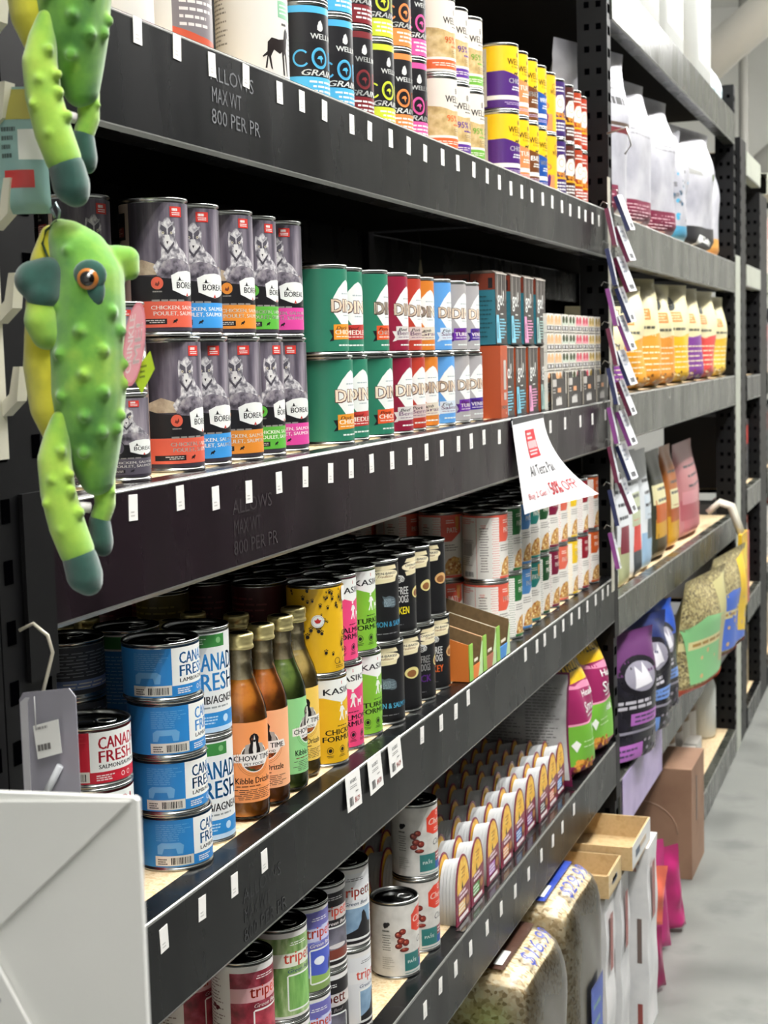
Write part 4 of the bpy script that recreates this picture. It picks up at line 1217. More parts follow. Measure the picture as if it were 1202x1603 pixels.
for i in range(9):
    for rr in range(8):
        k = i if rr == 0 else (i + rr * 2) % 9
        PP[k].put((px_[i] - rr * .0335, py_[i] - .0005 * rr, z + .0002), math.radians(0), '%s arched maroon food pack, %s row from the aisle' % (['first', 'second', 'third', 'fourth', 'fifth', 'sixth', 'seventh', 'eighth', 'ninth'][i] + ' column', ordw(rr)), 'food pack', 'arched maroon food packs on the fourth shelf')
for i, y in enumerate((2.115, 2.205)):
    for rr in range(3):
        PP[(i + rr) % 9].put((-.145 - rr * .0335, y, z + .0002), 0, 'arched maroon food pack behind the bacon-picture cans, %s' % (('left' if i == 0 else 'right') + ' ' + ordw(rr) + ' row'), 'food pack', 'arched maroon food packs on the fourth shelf')
# clear plastic edge strip below the packs
B = MB(); B.prism([(-.016, .0005), (.0, .0005), (.0, .004), (-.001, .004), (-.001, .0015), (-.016, .0015)], 1, 2.29, 3.12, glassy('clear strip', '#e8e0d8', .12, .1))
tag(ob('shelf_edge_strip', B, None, (-.001, 0, z)), 'clear plastic strip along the shelf edge below the arched packs', 'strip')

# ---------------------------------------------------------------- price cards and paper sign
def card_parts():
    B = MB(); B.box((0, -.026, -.048), (.0006, .026, 0), M('#e9e8e4', .5))
    f = Art(1 / 52., 1 / 48.)
    f.text('KASIKS', .3, .72, .72, .82, INK).lines(.15, .56, .85, .66, 2, '#6c6a68', .4, 1).code(.16, .12, .42, .36).text('$4.29', .52, .14, .86, .30, '#b0453c').lines(.6, .42, .8, .48, 1, '#77736f')
    return [('card', B.mesh('card')), ('print', flat(f, 'print', (.0007, -.026, -.048), (0, .052, 0), (0, 0, .048), (1, 0, 0)))]
cpd = Proto('price_card', card_parts())
for i, (y, zz, r) in enumerate(((1.798, 1.078, -.03), (1.880, 1.078, .03), (1.962, 1.080, .02))):
    cpd.put((.0012, y, zz), 0, 'white price card on the third beam, %s of three' % ['leftmost', 'middle', 'rightmost'][i], 'price card', 'white price cards on the third beam', rot=(r, math.radians(-4), 0))
def sign():
    w, h = .235, .185
    def P(u, v):
        # paper hangs from its top edge and curls out and to the right below
        s = 1 - v
        cur = s ** 2
        return (.004 + .075 * cur * u ** 1.3 + .012 * s, 2.625 + (.236 + .0 * s) * u + .035 * s * (1 - u) + .10 * cur * u, 1.499 - h * s + .010 * u * s + .012 * cur)
    B = MB()
    n = 14
    vs = [P(i / n, j / n) for j in range(n + 1) for i in range(n + 1)]
    fs = [(j * (n + 1) + i, j * (n + 1) + i + 1, (j + 1) * (n + 1) + i + 1, (j + 1) * (n + 1) + i) for j in range(n) for i in range(n)]
    B.add(vs, fs, M('#f1f0f2', .6), True)
    me = B.mesh('paper')
    f = Art()
    f.rect(.34, .58, .62, .88, '#d3353f').rect(.36, .68, .6, .76, '#efb3b5').lines(.38, .77, .58, .86, 2, '#f4dede').lines(.37, .60, .59, .67, 2, '#f4dede')
    f.text('All Tetra Pak', .26, .38, .78, .50, '#3a3a3c', False)
    f.text('Buy 2 Get 1', .12, .12, .46, .21, '#b8474c', False).text('50%', .49, .12, .66, .27, '#b8323a').text('OFF!', .69, .13, .92, .25, '#b8474c', False)
    def Q(u, v, l, cx):
        a, b, c = Vector(P(u, v)), Vector(P(u + .01, v)), Vector(P(u, v + .01))
        nn = (b - a).cross(c - a).normalized()
        return tuple(a + nn * (.0006 + l * .0001))
    t = empty('paper_sign', (0, 0, 0))
    ob('paper', me, t)
    ob('print', f.build('print', Q, gu=(0, 1 / 14), gv=(0, 1 / 14)), t)
    B = MB(); B.box((.0012, 2.630, 1.487), (.0045, 2.862, 1.503), M('#34353a', .3)); ob('sign_holder', B, t)
    tag(t, 'curling white paper sale sign with red square on the second beam', 'sign')
sign()

# ---------------------------------------------------------------- soft bags
def bag_parts(w, h, d, art, base, seed=1, crum=.004, seal=.04, top=.95, lean=0.0, gloss=.3, name='bag_body', full=.45):
    rnd = random.Random(seed)
    ph = [(rnd.uniform(0, 6), rnd.uniform(5, 14), rnd.uniform(-9, 9), rnd.uniform(.4, 1)) for _ in range(7)]
    def thick(v):
        if v > 1 - seal: return .0012
        t = v / (1 - seal)
        return .0012 + d / 2 * min(1, (t / .07) ** .5 if t < .07 else 1) * (1 - max(0, (t - full) / (1 - full)) ** 1.7)
    def P(u, v, side, off=0.0):
        s = 2 * u - 1
        a = w / 2 * (1 - .05 * math.sin(PI * min(1, v * 1.1)) + (.02 if v > .9 else 0)) * (top + (1 - top) * (1 - v))
        b = thick(v) * max(0, 1 - abs(s) ** 2.6) ** .6
        n = sum(c[3] * math.sin(c[0] + c[1] * u + c[2] * v * (h / w)) for c in ph) / 3
        b2 = b + crum * n * min(1, b / .01) + off
        return (side * b2 + lean * v * v * h, a * s + crum * .6 * n * (1 - abs(s)) * side, h * v)
    B = MB()
    nu, nv = 18, 22
    m = M(base, gloss) if isinstance(base, str) else base
    for side in (1, -1):
        vs = [P(i / nu, j / nv, side) for j in range(nv + 1) for i in range(nu + 1)]
        B.add(vs, [(j * (nu + 1) + i, j * (nu + 1) + i + 1, (j + 1) * (nu + 1) + i + 1, (j + 1) * (nu + 1) + i) for j in range(nv) for i in range(nu)], m, True)
    A = art.build('front_print', lambda u, v, l, cx: P(u, v, 1, .0012 + l * .00008), gu=(0, 1 / nu), gv=(0, 1 / nv))
    bm = bmesh.new(); bm.from_mesh(A)
    bmesh.ops.remove_doubles(bm, verts=bm.verts, dist=1e-6); bm.to_mesh(A); bm.free()
    return [(name, B.mesh(name)), ('front_print', A)]
def AB(w, h): return Art(1 / (w * 1000), 1 / (h * 1000))
GOLDM = '#e7b31c'
def art_well(w, h, tilt=0):
    a = AB(w, h)
    ye = MN('yellow bag print', ['#c99214', '#e6b820', '#f0cc40'], 14, .3)
    a.rect(0, .60, 1, 1, ye).rect(0, .36, 1, .64, '#8e2456').poly([(0, .62), (0, .66), (.3, .62), (.6, .635), (1, .60), (1, .575), (.4, .595)], '#d88aa8').rect(0, .10, 1, .37, '#6fae3a').rect(0, 0, 1, .10, '#9c2a5e').rect(0, .365, 1, .378, '#e89ab8')
    a.text('WELLNESS', .12, .71, .92, .80, INK, False).circ(.45, .88, 13, '#4c3a78', 20).circ(.45, .88, 9, '#cfc0dc', 16).poly([(.40, .86), (.43, .90), (.47, .90), (.49, .87), (.46, .85)], '#3a2866')
    a.text('Healthy', .45, .52, .92, .58, WHITE).text('Small', .42, .43, .92, .50, WHITE).rect(.45, .405, .85, .412, WHITE)
    a.text('Adult', .50, .29, .74, .34, WHITE).lines(.3, .20, .72, .27, 2, '#cfe6b8', .2).poly([(.14, .24), (.2, .27), (.26, .24), (.2, .19)], WHITE)
    a.blobs(.15, .06, .5, .13, 9, 7, ['#b06a24', '#d99a40', '#8a4a1a'])
    return a
def art_white(w, h, c, kind=0):
    a = AB(w, h)
    a.rect(0, 0, 1, 1, MN('white bag film', ['#9595a0', '#b4b4bc', '#c9c9ce'], 9, .3, detail=5))
    if kind == 0:
        a.lines(.3, .74, .7, .84, 3, '#3c3c40', .3, 1).lines(.26, .66, .76, .71, 1, '#3a3a3c', .9).rect(.02, .54, .98, .56, '#5a4a40').rect(.02, .50, .98, .53, '#6e2a30')
        a.rect(.08, .02, .62, .20, c).lines(.12, .04, .56, .18, 6, '#d9b8be', .3)
    elif kind == 1:
        a.rect(.2, .02, .82, .19, c).lines(.24, .04, .78, .17, 6, '#d9b8be', .3).lines(.3, .6, .8, .66, 2, '#8f8f94', .3)
    elif kind == 2:
        for col in ('#54a8cc', '#7c7c80', '#3c5a70'): a.blobs(.1, .2, .9, .9, 22, 9, [col])
        a.rect(0, 0, 1, .16, '#4f9cc0')
    elif kind == 3:
        a.rect(0, 0, 1, .20, '#2b2b2e').poly([(.3, .04), (.42, .14), (.6, .12), (.72, .05), (.5, .08)], WHITE).circ(.6, .6, 12, '#6d7a58', 16).poly([(.15, .66), (.4, .63), (.42, .60), (.16, .61)], '#9a9a98')
    else:
        a.rect(0, 0, 1, .20, c)
    return a
def art_cream_bag(w, h, c, dark='#3a3f3c'):
    a = AB(w, h)
    a.rect(0, 0, 1, 1, '#e6dcae').rect(0, .02, 1, .46, c).poly([(0, .44), (0, .50), (.5, .47), (1, .52), (1, .44)], c)
    a.ell(.38, .82, .14, .09, dark, 18).lines(.26, .78, .5, .86, 3, '#b7b094', .4, 1).rect(.24, .62, .58, .72, '#dd8a4c').lines(.26, .63, .56, .71, 3, '#f0d8b0', .4, 1)
    a.lines(.2, .52, .7, .58, 1, '#5a5a50', .4, 1).lines(.2, .14, .8, .40, 5, '#f3e6c4', .25, 1).blobs(.2, .04, .8, .12, 8, 8, ['#7a4a20', '#e9d9a8'])
    return a
def art_dark(w, h, c, c2):
    a = AB(w, h)
    a.rect(0, 0, 1, 1, MN('dark bag film', ['#141318', '#23212a', '#3a3644'], 10, .25, detail=4))
    a.rect(0, .7, 1, 1, c2).ell(.5, .68, .34, .15, '#17151c', 22).ell(.5, .68, .26, .11, '#8d8a98', 20).poly([(.35, .6), (.42, .76), (.5, .70), (.56, .78), (.66, .62)], '#d8d6dc')
    a.lines(.15, .44, .85, .52, 2, '#c9c6d0', .6).rect(.3, .32, .85, .41, c).lines(.35, .33, .8, .40, 2, '#3a3550', .4).rect(.1, .26, .9, .28, '#8d8a98').rect(.05, .06, .5, .18, c).lines(.1, .08, .45, .16, 2, '#4a3a5c', .4)
    a.blobs(.5, .05, .95, .22, 7, 10, ['#5a5460', '#8c8690'])
    return a
def art_seed(w, h, c, c2, foot):
    a = AB(w, h)
    seed = MN('seed mix seen through bag', ['#5f5640', '#9c9066', '#c9bd8c', '#8a7a4c'], 170, .5, kind='voronoi', pos=[.1, .4, .7, .9])
    a.rect(0, 0, 1, 1, seed).poly([(.1, .1), (.0, .58), (.3, .66), (.7, .62), (.9, .1)], c).rect(0, .40, 1, .47, '#d9cf98').lines(.1, .41, .9, .46, 1, '#a4803c', .5).poly([(.62, .2), (.6, .9), (.98, .95), (.98, .12)], c2).rect(0, 0, 1, .07, foot)
    a.blobs(.2, .15, .8, .36, 5, 12, ['#d9b27c'])
    return a
GB = 'small kibble bags on the fourth shelf'
z = ZT[4]
p = Proto('pet_food_bag', bag_parts(.195, .335, .12, art_well(.195, .335), '#a8326a', 4, .005, lean=-.10, full=.5))
p.put((-.058, 3.268, z + .0002), math.radians(-9), 'small yellow, magenta and green kibble bag on fourth shelf, left of two facing out', 'pet food bag', GB)
p2 = Proto('pet_food_bag', bag_parts(.195, .345, .12, art_well(.195, .345), '#a8326a', 9, .005, lean=-.10, full=.5))
p2.put((-.058, 3.464, z + .0002), math.radians(-9), 'small yellow, magenta and green kibble bag on fourth shelf, beside the right post', 'pet food bag', GB)
a = AB(.22, .26)
a.rect(.06, .06, .98, .98, MN('silver foil panel', ['#7c7c7c', '#b0b0ae', '#cfcfcc'], 8, .4)).lines(.1, .1, .5, .9, 30, '#5c5c5a', .3).lines(.54, .1, .94, .9, 30, '#5c5c5a', .3)
p3 = Proto('pet_food_bag', bag_parts(.22, .255, .018, a, '#6c1c44', 14, .0015))
p3.put((-.125, 3.153, z + .0002), math.radians(-89), 'magenta kibble bag turned to its grey text panel behind the packs', 'pet food bag', GB)
def bagrow(items, z, group, cat='pet food bag'):
    for (w, h, d, art, base, x, y, rz, lean, lab, seed) in items:
        Proto('pet_food_bag', bag_parts(w, h, d, art, base, seed, .008, lean=lean, full=.6)).put((x, y, z + .0002), math.radians(rz - 16), lab, cat, group)
WB = '#c9c9d0'
bagrow([(.33, .43, .16, art_white(.33, .43, '#7a2a44', 0), WB, -.12, 3.81, -4, .06, 'white bag with maroon panel and printed name beside the middle post', 1),
        (.36, .41, .17, art_white(.36, .41, '#7a2a44', 1), WB, -.12, 4.17, 2, .05, 'white bag with maroon panel, second from the middle post', 2),
        (.36, .42, .17, art_white(.36, .42, '#7a2a44', 1), WB, -.12, 4.56, 2, .05, 'white bag with maroon panel, third from the middle post', 3),
        (.28, .38, .15, art_white(.28, .38, '#4f9cc0', 2), WB, -.11, 4.91, 4, .05, 'white bag speckled with blue print', 4),
        (.46, .42, .2, art_white(.46, .42, '#2b2b2e', 3), WB, -.12, 5.29, 4, .09, 'large white bag with black foot and twisted top', 5),
        (.36, .38, .14, art_white(.36, .38, '#dc9a40', 4), WB, -.12, 5.74, 4, .02, 'white bag with orange foot at the far end', 6)], ZB[1], 'big bags on the upper shelf of the far rack')
cb = ['#8d4a9c', '#e8a02c', '#e59a3a', '#e89a3c', '#ecbc2c', '#7c3a90', '#d84440', '#e8be3c']
cn = ['lilac foot beside the middle post', 'amber foot, short one', 'orange foot, tall one', 'orange foot leaning back', 'golden yellow foot, in the middle', 'purple foot', 'red foot', 'pale gold foot beside the far post']
ys = [3.75, 4.02, 4.27, 4.52, 4.79, 5.09, 5.40, 5.75]
ws = [.22, .26, .26, .26, .29, .32, .33, .35]
hs = [.22, .28, .31, .30, .31, .31, .31, .30]
bagrow([(ws[i], hs[i], .12, art_cream_bag(ws[i], hs[i], cb[i]), '#e2d8aa', -.09, ys[i], [-12, -6, -10, -4, -4, 0, 0, 2][i], [.04, .03, -.02, .03, .05, .02, .05, .03][i], 'cream bag with ' + cn[i], 20 + i) for i in range(8)], ZB[2], 'cream bags on the middle shelf of the far rack')
bagrow([(.27, .34, .13, art_dark(.27, .34, '#b56cc0', '#5a2f5e'), '#1c1a22', -.035, 3.80, -6, .05, 'dark plum bag with lilac label nearest the middle post', 31),
        (.27, .335, .13, art_dark(.27, .335, '#6f96d8', '#1f2a5a'), '#1c1a22', -.04, 4.07, -6, .03, 'dark navy bag with light blue label', 32),
        (.22, .33, .12, art_dark(.22, .33, '#6f96d8', '#2348a0'), '#1c2a60', -.05, 4.33, -4, .03, 'dark bag with bright blue top', 33),
        (.46, .36, .11, art_seed(.46, .36, '#86c486', '#b9b27c', '#d8583a'), '#a39a70', .022, 4.74, 8, .10, 'seed bag with pale green label', 34),
        (.50, .36, .11, art_seed(.50, .36, '#4c70cc', '#ecc41c', '#8c2838'), '#a39a70', .030, 5.27, 10, .10, 'seed bag with blue and yellow label', 35)], ZB[4], 'bags on the lower shelf of the far rack')
# lilac bag edge hanging over the low beam, mixed packets on the fourth level
def packet(w, h, d, cols, y, x, rz, lab, z, seed, base='#dfe3e6'):
    a = AB(w, h)
    a.rect(0, 0, 1, 1, base)
    r = random.Random(seed)
    v = 0.04
    for c in cols:
        hh = r.uniform(.12, .3)
        a.rect(r.uniform(.04, .3), v, r.uniform(.6, .96), min(.97, v + hh), c)
        v += hh * .8
    a.lines(.1, .5, .9, .8, 3, '#44464a', .25, 1)
    Proto('treat_packet', bag_parts(w, h, d, a, base, seed, .003, name='packet_body')).put((x, y, z + .0002), math.radians(rz), lab, 'packet', 'treat packets on the far rack')
zz = .966
for i, q in enumerate([(.16, .33, .06, ['#c23a30', '#e0a84c', '#5c1f1c'], 3.72, -.10, -10, 'white packet with red and orange panels', zz), (.17, .34, .06, ['#55606a', '#8fa0ac', '#2f3236'], 3.90, -.10, -8, 'white packet with charcoal letters'.replace('charcoal', 'grey'), zz),
                       (.17, .36, .06, ['#aeb48a', '#7e3440'], 4.08, -.10, -6, 'white packet with sage stripe', zz), (.18, .37, .06, ['#444a50', '#d84a40', '#b9c0a0'], 4.26, -.10, -4, 'white packet with small coral tab', zz),
                       (.18, .36, .06, ['#9cbcd8', '#60686c', '#c9d4dc'], 4.46, -.10, 0, 'pale blue packet beside the dark pouch', zz), ]): packet(*q, 50 + i)
packet(.26, .34, .08, ['#4a3c20', '#c9982a', '#b85a24', '#d9d2a4'], 4.72, -.11, 0, 'dark pouch with amber stripes on the far rack', zz, 61, '#3a3c30')
packet(.22, .34, .08, ['#c9982a', '#a85428', '#d9d2a4'], 4.97, -.11, 0, 'orange and cream pouch on the far rack', zz, 62, '#a4602c')
packet(.44, .33, .10, ['#b86a70', '#a85860', '#c88a90'], 5.34, -.11, 0, 'dusty pink jerky pouch', zz, 63, '#b47a7c')
packet(.22, .05, .10, ['#8c2a2c'], 3.80, -.22, 0, 'red box lying flat behind the packets', zz, 64, '#8c2a2c')
B = MB()
B.box((.0015, 3.63, .425), (.0035, 4.21, .5595), MN('lilac film', ['#a99ac4', '#b8a9d0', '#9c8cba'], 8, .35));
tag(ob('shelf_banner', B), 'plain lilac sheet hanging over the low beam of the far rack', 'banner')
# hanging yellow strap bag over the fourth beam
B = MB()
for k in range(2): B.tube([(-.05, 5.56 + k * .05, 1.02), (-.01, 5.57 + k * .05, 1.055), (.030, 5.58 + k * .05, 1.04), (.066, 5.60 + k * .05, .93)], .012, M('#d9d4c4', .4), 8)
B.box((.060, 5.55, .66), (.075, 5.72, .94), M('#e2b92c')); B.box((.058, 5.72, .66), (.073, 5.80, .93), M('#c05a4c')); B.box((.0752, 5.56, .80), (.0758, 5.70, .90), M('#f0d84c'))
tag(ob('hanging_bag', B), 'yellow and red bag hanging by a pale strap over the far beam', 'bag')

# ---------------------------------------------------------------- jugs on top of the far rack
def jug_parts():
    w, d, h = .42, .24, .60
    B = MB()
    m = M('#9b9d99', .5)
    def ringp(sx, sy, z, rr=.045):
        pts = []
        for cx, cy, a0 in ((1, 1, 0), (-1, 1, 90), (-1, -1, 180), (1, -1, 270)):
            for k in range(4):
                a = math.radians(a0 + k * 30)
                pts.append((cx * (sx - rr) + rr * math.cos(a), cy * (sy - rr) + rr * math.sin(a), z))
        return pts
    lv = [(.86, .0), (.95, .012), (1, .045), (1, .40), (.96, .45), (.75, .50), (.30, .53), (.20, .54), (.20, .57)]
    vs = []
    for s, zc in lv: vs += ringp(d / 2 * s, w / 2 * s, zc, .045 * s)
    n = 16
    fs = [(k * n + i, k * n + (i + 1) % n, (k + 1) * n + (i + 1) % n, (k + 1) * n + i) for k in range(len(lv) - 1) for i in range(n)]
    fs += [tuple(reversed(range(n))), tuple((len(lv) - 1) * n + i for i in range(n))]
    B.add(vs, fs, m, True)
    a = AB(w * .7, .3)
    a.rect(0, 0, 1, 1, '#a5a7a2').lines(.1, .4, .5, .9, 7, '#3a3c3a', .35).lines(.2, .1, .8, .3, 3, '#a3a5a2', .3)
    C = MB(); C.lathe([(0, .60), (.03, .60), (.032, .565), (.032, .55)], M('#d8dad6'), 20)
    Hn = MB(); Hn.tube([(0, -.15, .44), (0, -.15, .53), (0, -.05, .56), (0, -.02, .55)], .014, m, 8)
    return [('jug_body', B.mesh('jug_body')), ('label', flat(a, 'label', (d / 2 + .0006, -w * .35, .08), (0, w * .7, 0), (0, 0, .3), (1, 0, 0))), ('cap', C.mesh('cap')), ('handle', Hn.mesh('handle'))]
jp = Proto('litter_jug', jug_parts())
for i, y in enumerate((3.86, 4.32, 4.78, 5.42)): jp.put((-.155, y, ZB[0] + .0002), 0, 'large white plastic jug on top of the far rack, %s from the middle post' % ordw(i), 'jug', 'white jugs on top of the far rack')
p = Proto('pet_food_bag', bag_parts(.26, .16, .08, AB(.26, .16).rect(0, 0, 1, 1, '#cfe0e4').lines(.1, .3, .9, .8, 3, '#9fb4ba'), '#c4d8dc', 77))
p.put((-.08, 5.86, ZB[0] + .0002), 0, 'small pale blue packet on top of the far rack', 'packet')

# ---------------------------------------------------------------- under the lowest shelf
FLAKE = MN('wood shavings seen through film', ['#a48c64', '#e0cda8', '#f0e4c8', '#f8f2e0', '#e6d6b2'], 130, .55, kind='voronoi', bump=.5, pos=[.05, .3, .55, .8, .95], stretch=(1, 1.6, 1.2))
def shaving_bag(x0, x1, y0, y1, h, band, num, lab, seed):
    w, d = y1 - y0, x1 - x0
    rnd = random.Random(seed)
    ph = [(rnd.uniform(0, 6), rnd.uniform(8, 26), rnd.uniform(8, 26), rnd.uniform(8, 26)) for _ in range(6)]
    N_ = 16
    def P(a, b, c):
        # superellipsoid-like soft block, a,b,c in -1..1 on the cube surface
        q = (abs(a) ** 8 + abs(b) ** 8 + abs(c) ** 8) ** .125
        a, b, c = a / q, b / q, c / q
        n = sum(math.sin(p[0] + p[1] * a * .3 + p[2] * b * .3 + p[3] * c * .4) for p in ph) / 6 * .012
        return Vector((d / 2 * a * (1 + n * 2), w / 2 * b * (1 + n * 2), h / 2 * (c + 1) + (n * .4 if c > 0 else 0)))
    B, F = MB(), MB()
    for ax in range(3):
        for sg in (-1, 1):
            vs = []
            for j in range(N_ + 1):
                for i in range(N_ + 1):
                    u, v = i / N_ * 2 - 1, j / N_ * 2 - 1
                    q = [0, 0, 0]
                    q[ax] = sg; q[(ax + 1) % 3] = u; q[(ax + 2) % 3] = v
                    vs.append(P(*q))
            fs = [(j * (N_ + 1) + i, j * (N_ + 1) + i + 1, (j + 1) * (N_ + 1) + i + 1, (j + 1) * (N_ + 1) + i) for j in range(N_) for i in range(N_)]
            B.add(vs, fs, FLAKE, True)
            c = Vector((0, 0, h / 2))
            F.add([c + (v - c) * 1.012 for v in vs], fs, glassy('bag film', '#f8f6f0', .02, .3), True)
    for Q in (B, F):
        pass
    t = empty('wood_shavings_bag', ((x0 + x1) / 2, (y0 + y1) / 2, 0.006))
    ob('shavings', B, t)
    ob('film', F, t)
    a = Art()
    a.rect(0, 0, 1, 1, band).rect(.05, .06, .30, .2, WHITE).text(num[1], .35, .4, .62, .65, '#dfe4ee', False).rect(.3, .74, .7, .95, '#d8dce4').lines(.1, .3, .3, .6, 3, '#b9c0cc')
    top = a.build('top_label', lambda u, v, l, cx: tuple(P(.12 + (1 - v) * .60, u * 1.7 - .85, 1.0) + Vector((0, 0, .010 + l * .0002))), gu=(0, .1), gv=(0, .1))
    ob('top_label', top, t)
    a = Art(1 / 90., 1 / 200.)
    a.rect(0, 0, 1, 1, '#26439a').rect(.06, .03, .94, .97, '#2e4fb0').lines(.2, .1, .8, .9, 7, '#6f9a90', .3)
    if num[2]: ob('side_label', a.build('side_label', lambda u, v, l, cx: tuple(P(1.0, u * .7 - .2, v * 1.2 - 1.0) + Vector((.010 + l * .0002, 0, 0))), gu=(0, .1), gv=(0, .1)), t)
    a = Art()
    a.text(num[0], 0, 0, 1, 1, '#2a3f9c', False, .3)
    ob('handwritten_price', a.build('handwritten_price', lambda u, v, l, cx: tuple(P(.99 - .24 * v, u * 1.1 - .5, 1.0) + Vector((.004, 0, .011))), gu=(0, .05), gv=(0, .2)), t)
    tag(t, lab, 'bag of wood shavings', 'bags of wood shavings under the lowest shelf')
shaving_bag(-.34, .065, 2.475, 2.765, .515, '#4a3024', ('$16.99', '+', False), 'nearest clear bag of wood shavings with brown top label and blue handwriting', 3)
shaving_bag(-.34, .065, 2.785, 3.095, .530, '#2440a0', ('$29.99', 'LiL', True), 'clear bag of wood shavings with blue labels, behind the nearest one', 5)
B = MB(); B.box((-.30, 2.13, .003), (.02, 2.455, .42), M('#8fb060')); B.box((.0202, 2.15, .30), (.0208, 2.44, .40), M('#c9d8a8'))
tag(ob('green_box', B), 'pale green box edge at the bottom, before the shavings bags', 'box')
def flat_case(x0, x1, y0, y1, z0, h, lab, seed):
    t = empty('shipping_box', (0, 0, z0))
    B = MB()
    rnd = random.Random(seed)
    wv = MN('white carton', ['#c9cacb', '#dcdcdc', '#e6e4e4'], 10, .5)
    n = 26
    pts = [(x0, 0)]
    for i in range(n + 1):
        v = i / n
        pts.append((x1 + .0018 * math.sin(v * 17 + seed), h * v))
    pts.append((x0, h))
    B.prism(pts, 1, y0, y1, wv)
    ob('carton', B, t)
    a = AB(.08, h)
    a.lines(.2, .22, .42, .55, 9, '#b8686c', .4).rect(.80, .38, .94, .62, '#6e5e58').rect(.8, .03, .95, .16, '#8c4640').lines(.6, .86, .9, .94, 2, '#a57a70').lines(.1, .66, .2, .86, 8, '#8ea0b8', .4)
    ob('print', flat(a, 'print', (x1 - .09, y0 - .0005, 0), (.08, 0, 0), (0, 0, h), (0, -1, 0)), t)
    a = Art().rect(.3, .6, .6, .9, '#9c5a54')
    ob('edge_print', flat(a, 'edge_print', (x1 + .0045, y0, 0), (0, y1 - y0, 0), (0, 0, h), (1, 0, 0)), t)
    tag(t, lab, 'box', 'tall white cartons standing under the lowest shelf')
flat_case(-.40, .060, 3.125, 3.225, .003, .430, 'tall white carton nearest the shavings bag', 1)
flat_case(-.40, .070, 3.250, 3.345, .003, .440, 'tall white carton with wavy edge, middle of three', 2)
flat_case(-.40, .100, 3.420, 3.545, .003, .455, 'tall white carton with red print, farthest of three', 3)
def open_tray(x0, x1, y0, y1, z0, h, out, lab, rot=0):
    t = empty('cardboard_tray', ((x0 + x1) / 2, (y0 + y1) / 2, z0), rot)
    w, d = y1 - y0, x1 - x0
    th = .004
    B = MB(); B.box((-d / 2, -w / 2, 0), (d / 2, w / 2, th), KRAFTL); ob('tray_floor', B, t)
    for a, b, nm in (((d / 2 - th, -w / 2, th), (d / 2, w / 2, h), 'side_wall'), ((-d / 2, -w / 2, th), (-d / 2 + th, w / 2, h), 'side_wall'), ((-d / 2 + th, -w / 2, th), (d / 2 - th, -w / 2 + th, h * .96), 'side_wall'), ((-d / 2 + th, w / 2 - th, th), (d / 2 - th, w / 2, h), 'side_wall')):
        B = MB(); B.box(a, b, KRAFTL)
        if nm == 'side_wall' and a[0] > 0: B.box((b[0], a[1], a[2]), (b[0] + .0006, b[1], b[2]), M(out)); B.box((b[0] + .0006, a[1] + .04, a[2] + .015), (b[0] + .0010, a[1] + .09, b[2] - .02), M('#4a5668')); B.box((b[0] + .0006, b[1] - .14, a[2] + .02), (b[0] + .0010, b[1] - .06, b[2] - .02), M('#b9a58a'))
        ob(nm, B, t)
    tag(t, lab, 'cardboard tray', 'open cardboard trays on the white cartons')
open_tray(-.30, .072, 3.104, 3.246, .4445, .052, '#cdb88c', 'empty kraft cardboard tray nearer the shavings bags')
open_tray(-.30, .096, 3.252, 3.480, .459, .056, '#d8d8d6', 'empty cardboard tray with white outside near the post')
# pink and coral bags spilling by the post
def spill(w, h, d, base, x, y, z, rx, ry, rz, lab, seed, stripe=None):
    a = AB(w, h)
    if stripe: a.rect(.1, .6, .5, .9, stripe)
    a.lines(.2, .3, .7, .5, 3, '#7c1c48', .2)
    Proto('pet_food_bag', bag_parts(w, h, d, a, MN('crumpled ' + base, [base, base], 8, .3, bump=.6), seed, .010)).put((x, y, z), 0, lab, 'bag', 'pink bags leaning by the middle post', rot=tuple(math.radians(q) for q in (rx, ry, rz)))
spill(.15, .37, .05, '#c24a86', -.030, 3.78, .003, 0, 2, -66, 'magenta pink bag standing by the post under a green tab', 1, '#8cc24a')
spill(.13, .31, .045, '#b83a78', .010, 3.93, .003, 5, 4, -60, 'darker pink bag, middle of the spill', 2)
spill(.13, .25, .045, '#b02c6c', .030, 4.08, .003, 8, 6, -54, 'pink bag nearest the brown carton, lowest of the spill', 3)
spill(.10, .16, .04, '#e8745c', .045, 3.664, .175, -4, 6, -62, 'coral orange packet pushed between the pink bags', 4)
spill(.12, .165, .05, '#8c1c50', .045, 3.668, .003, 6, 6, -58, 'dark magenta crumpled bag on the floor', 6)
B = MB()
B.box((-.42, 4.51, .0005), (.042, 4.775, .345), MN('brown carton', ['#83634e', '#94735c', '#8a6a54'], 6, .7))
pts = [(-.18 + .12 * math.cos(PI * i / 12), .11 + .10 * math.sin(PI * i / 12)) for i in range(13)]
B.tube([(p[0] + .06, 4.5090, p[1] + .03) for p in pts], .0015, M('#a58672'), 5)
B.box((.0422, 4.60, .16), (.0428, 4.62, .30), M('#4a3c34'))
tag(ob('brown_carton', B), 'large brown carton at the bottom of the far rack', 'box')
def jar_parts():
    B = MB(); B.lathe([(0, 0), (.055, 0), (.062, .01), (.062, .215), (.055, .235), (.05, .24)], M('#8f7355', .4), 24)
    C = MB(); C.lathe([(.054, .232), (.057, .234), (.057, .265), (.05, .272), (0, .274)], M('#e2dfd2', .4), 24)
    L = MB(); L.lathe([(.0628, .05), (.0628, .19)], M('#d9d4cc', .5), 24)
    return [('jar', B.mesh('jar')), ('lid', C.mesh('lid')), ('label', L.mesh('label'))]
jr = Proto('treat_jar', jar_parts())
for i, y in enumerate((4.86, 5.02, 5.18, 5.34, 5.50)): jr.put((-.15, y, ZB[5] + .0002), .3 * i, 'white-lidded jar behind the brown carton, %s in line' % ordw(i), 'jar', 'white-lidded jars at the bottom of the far rack')
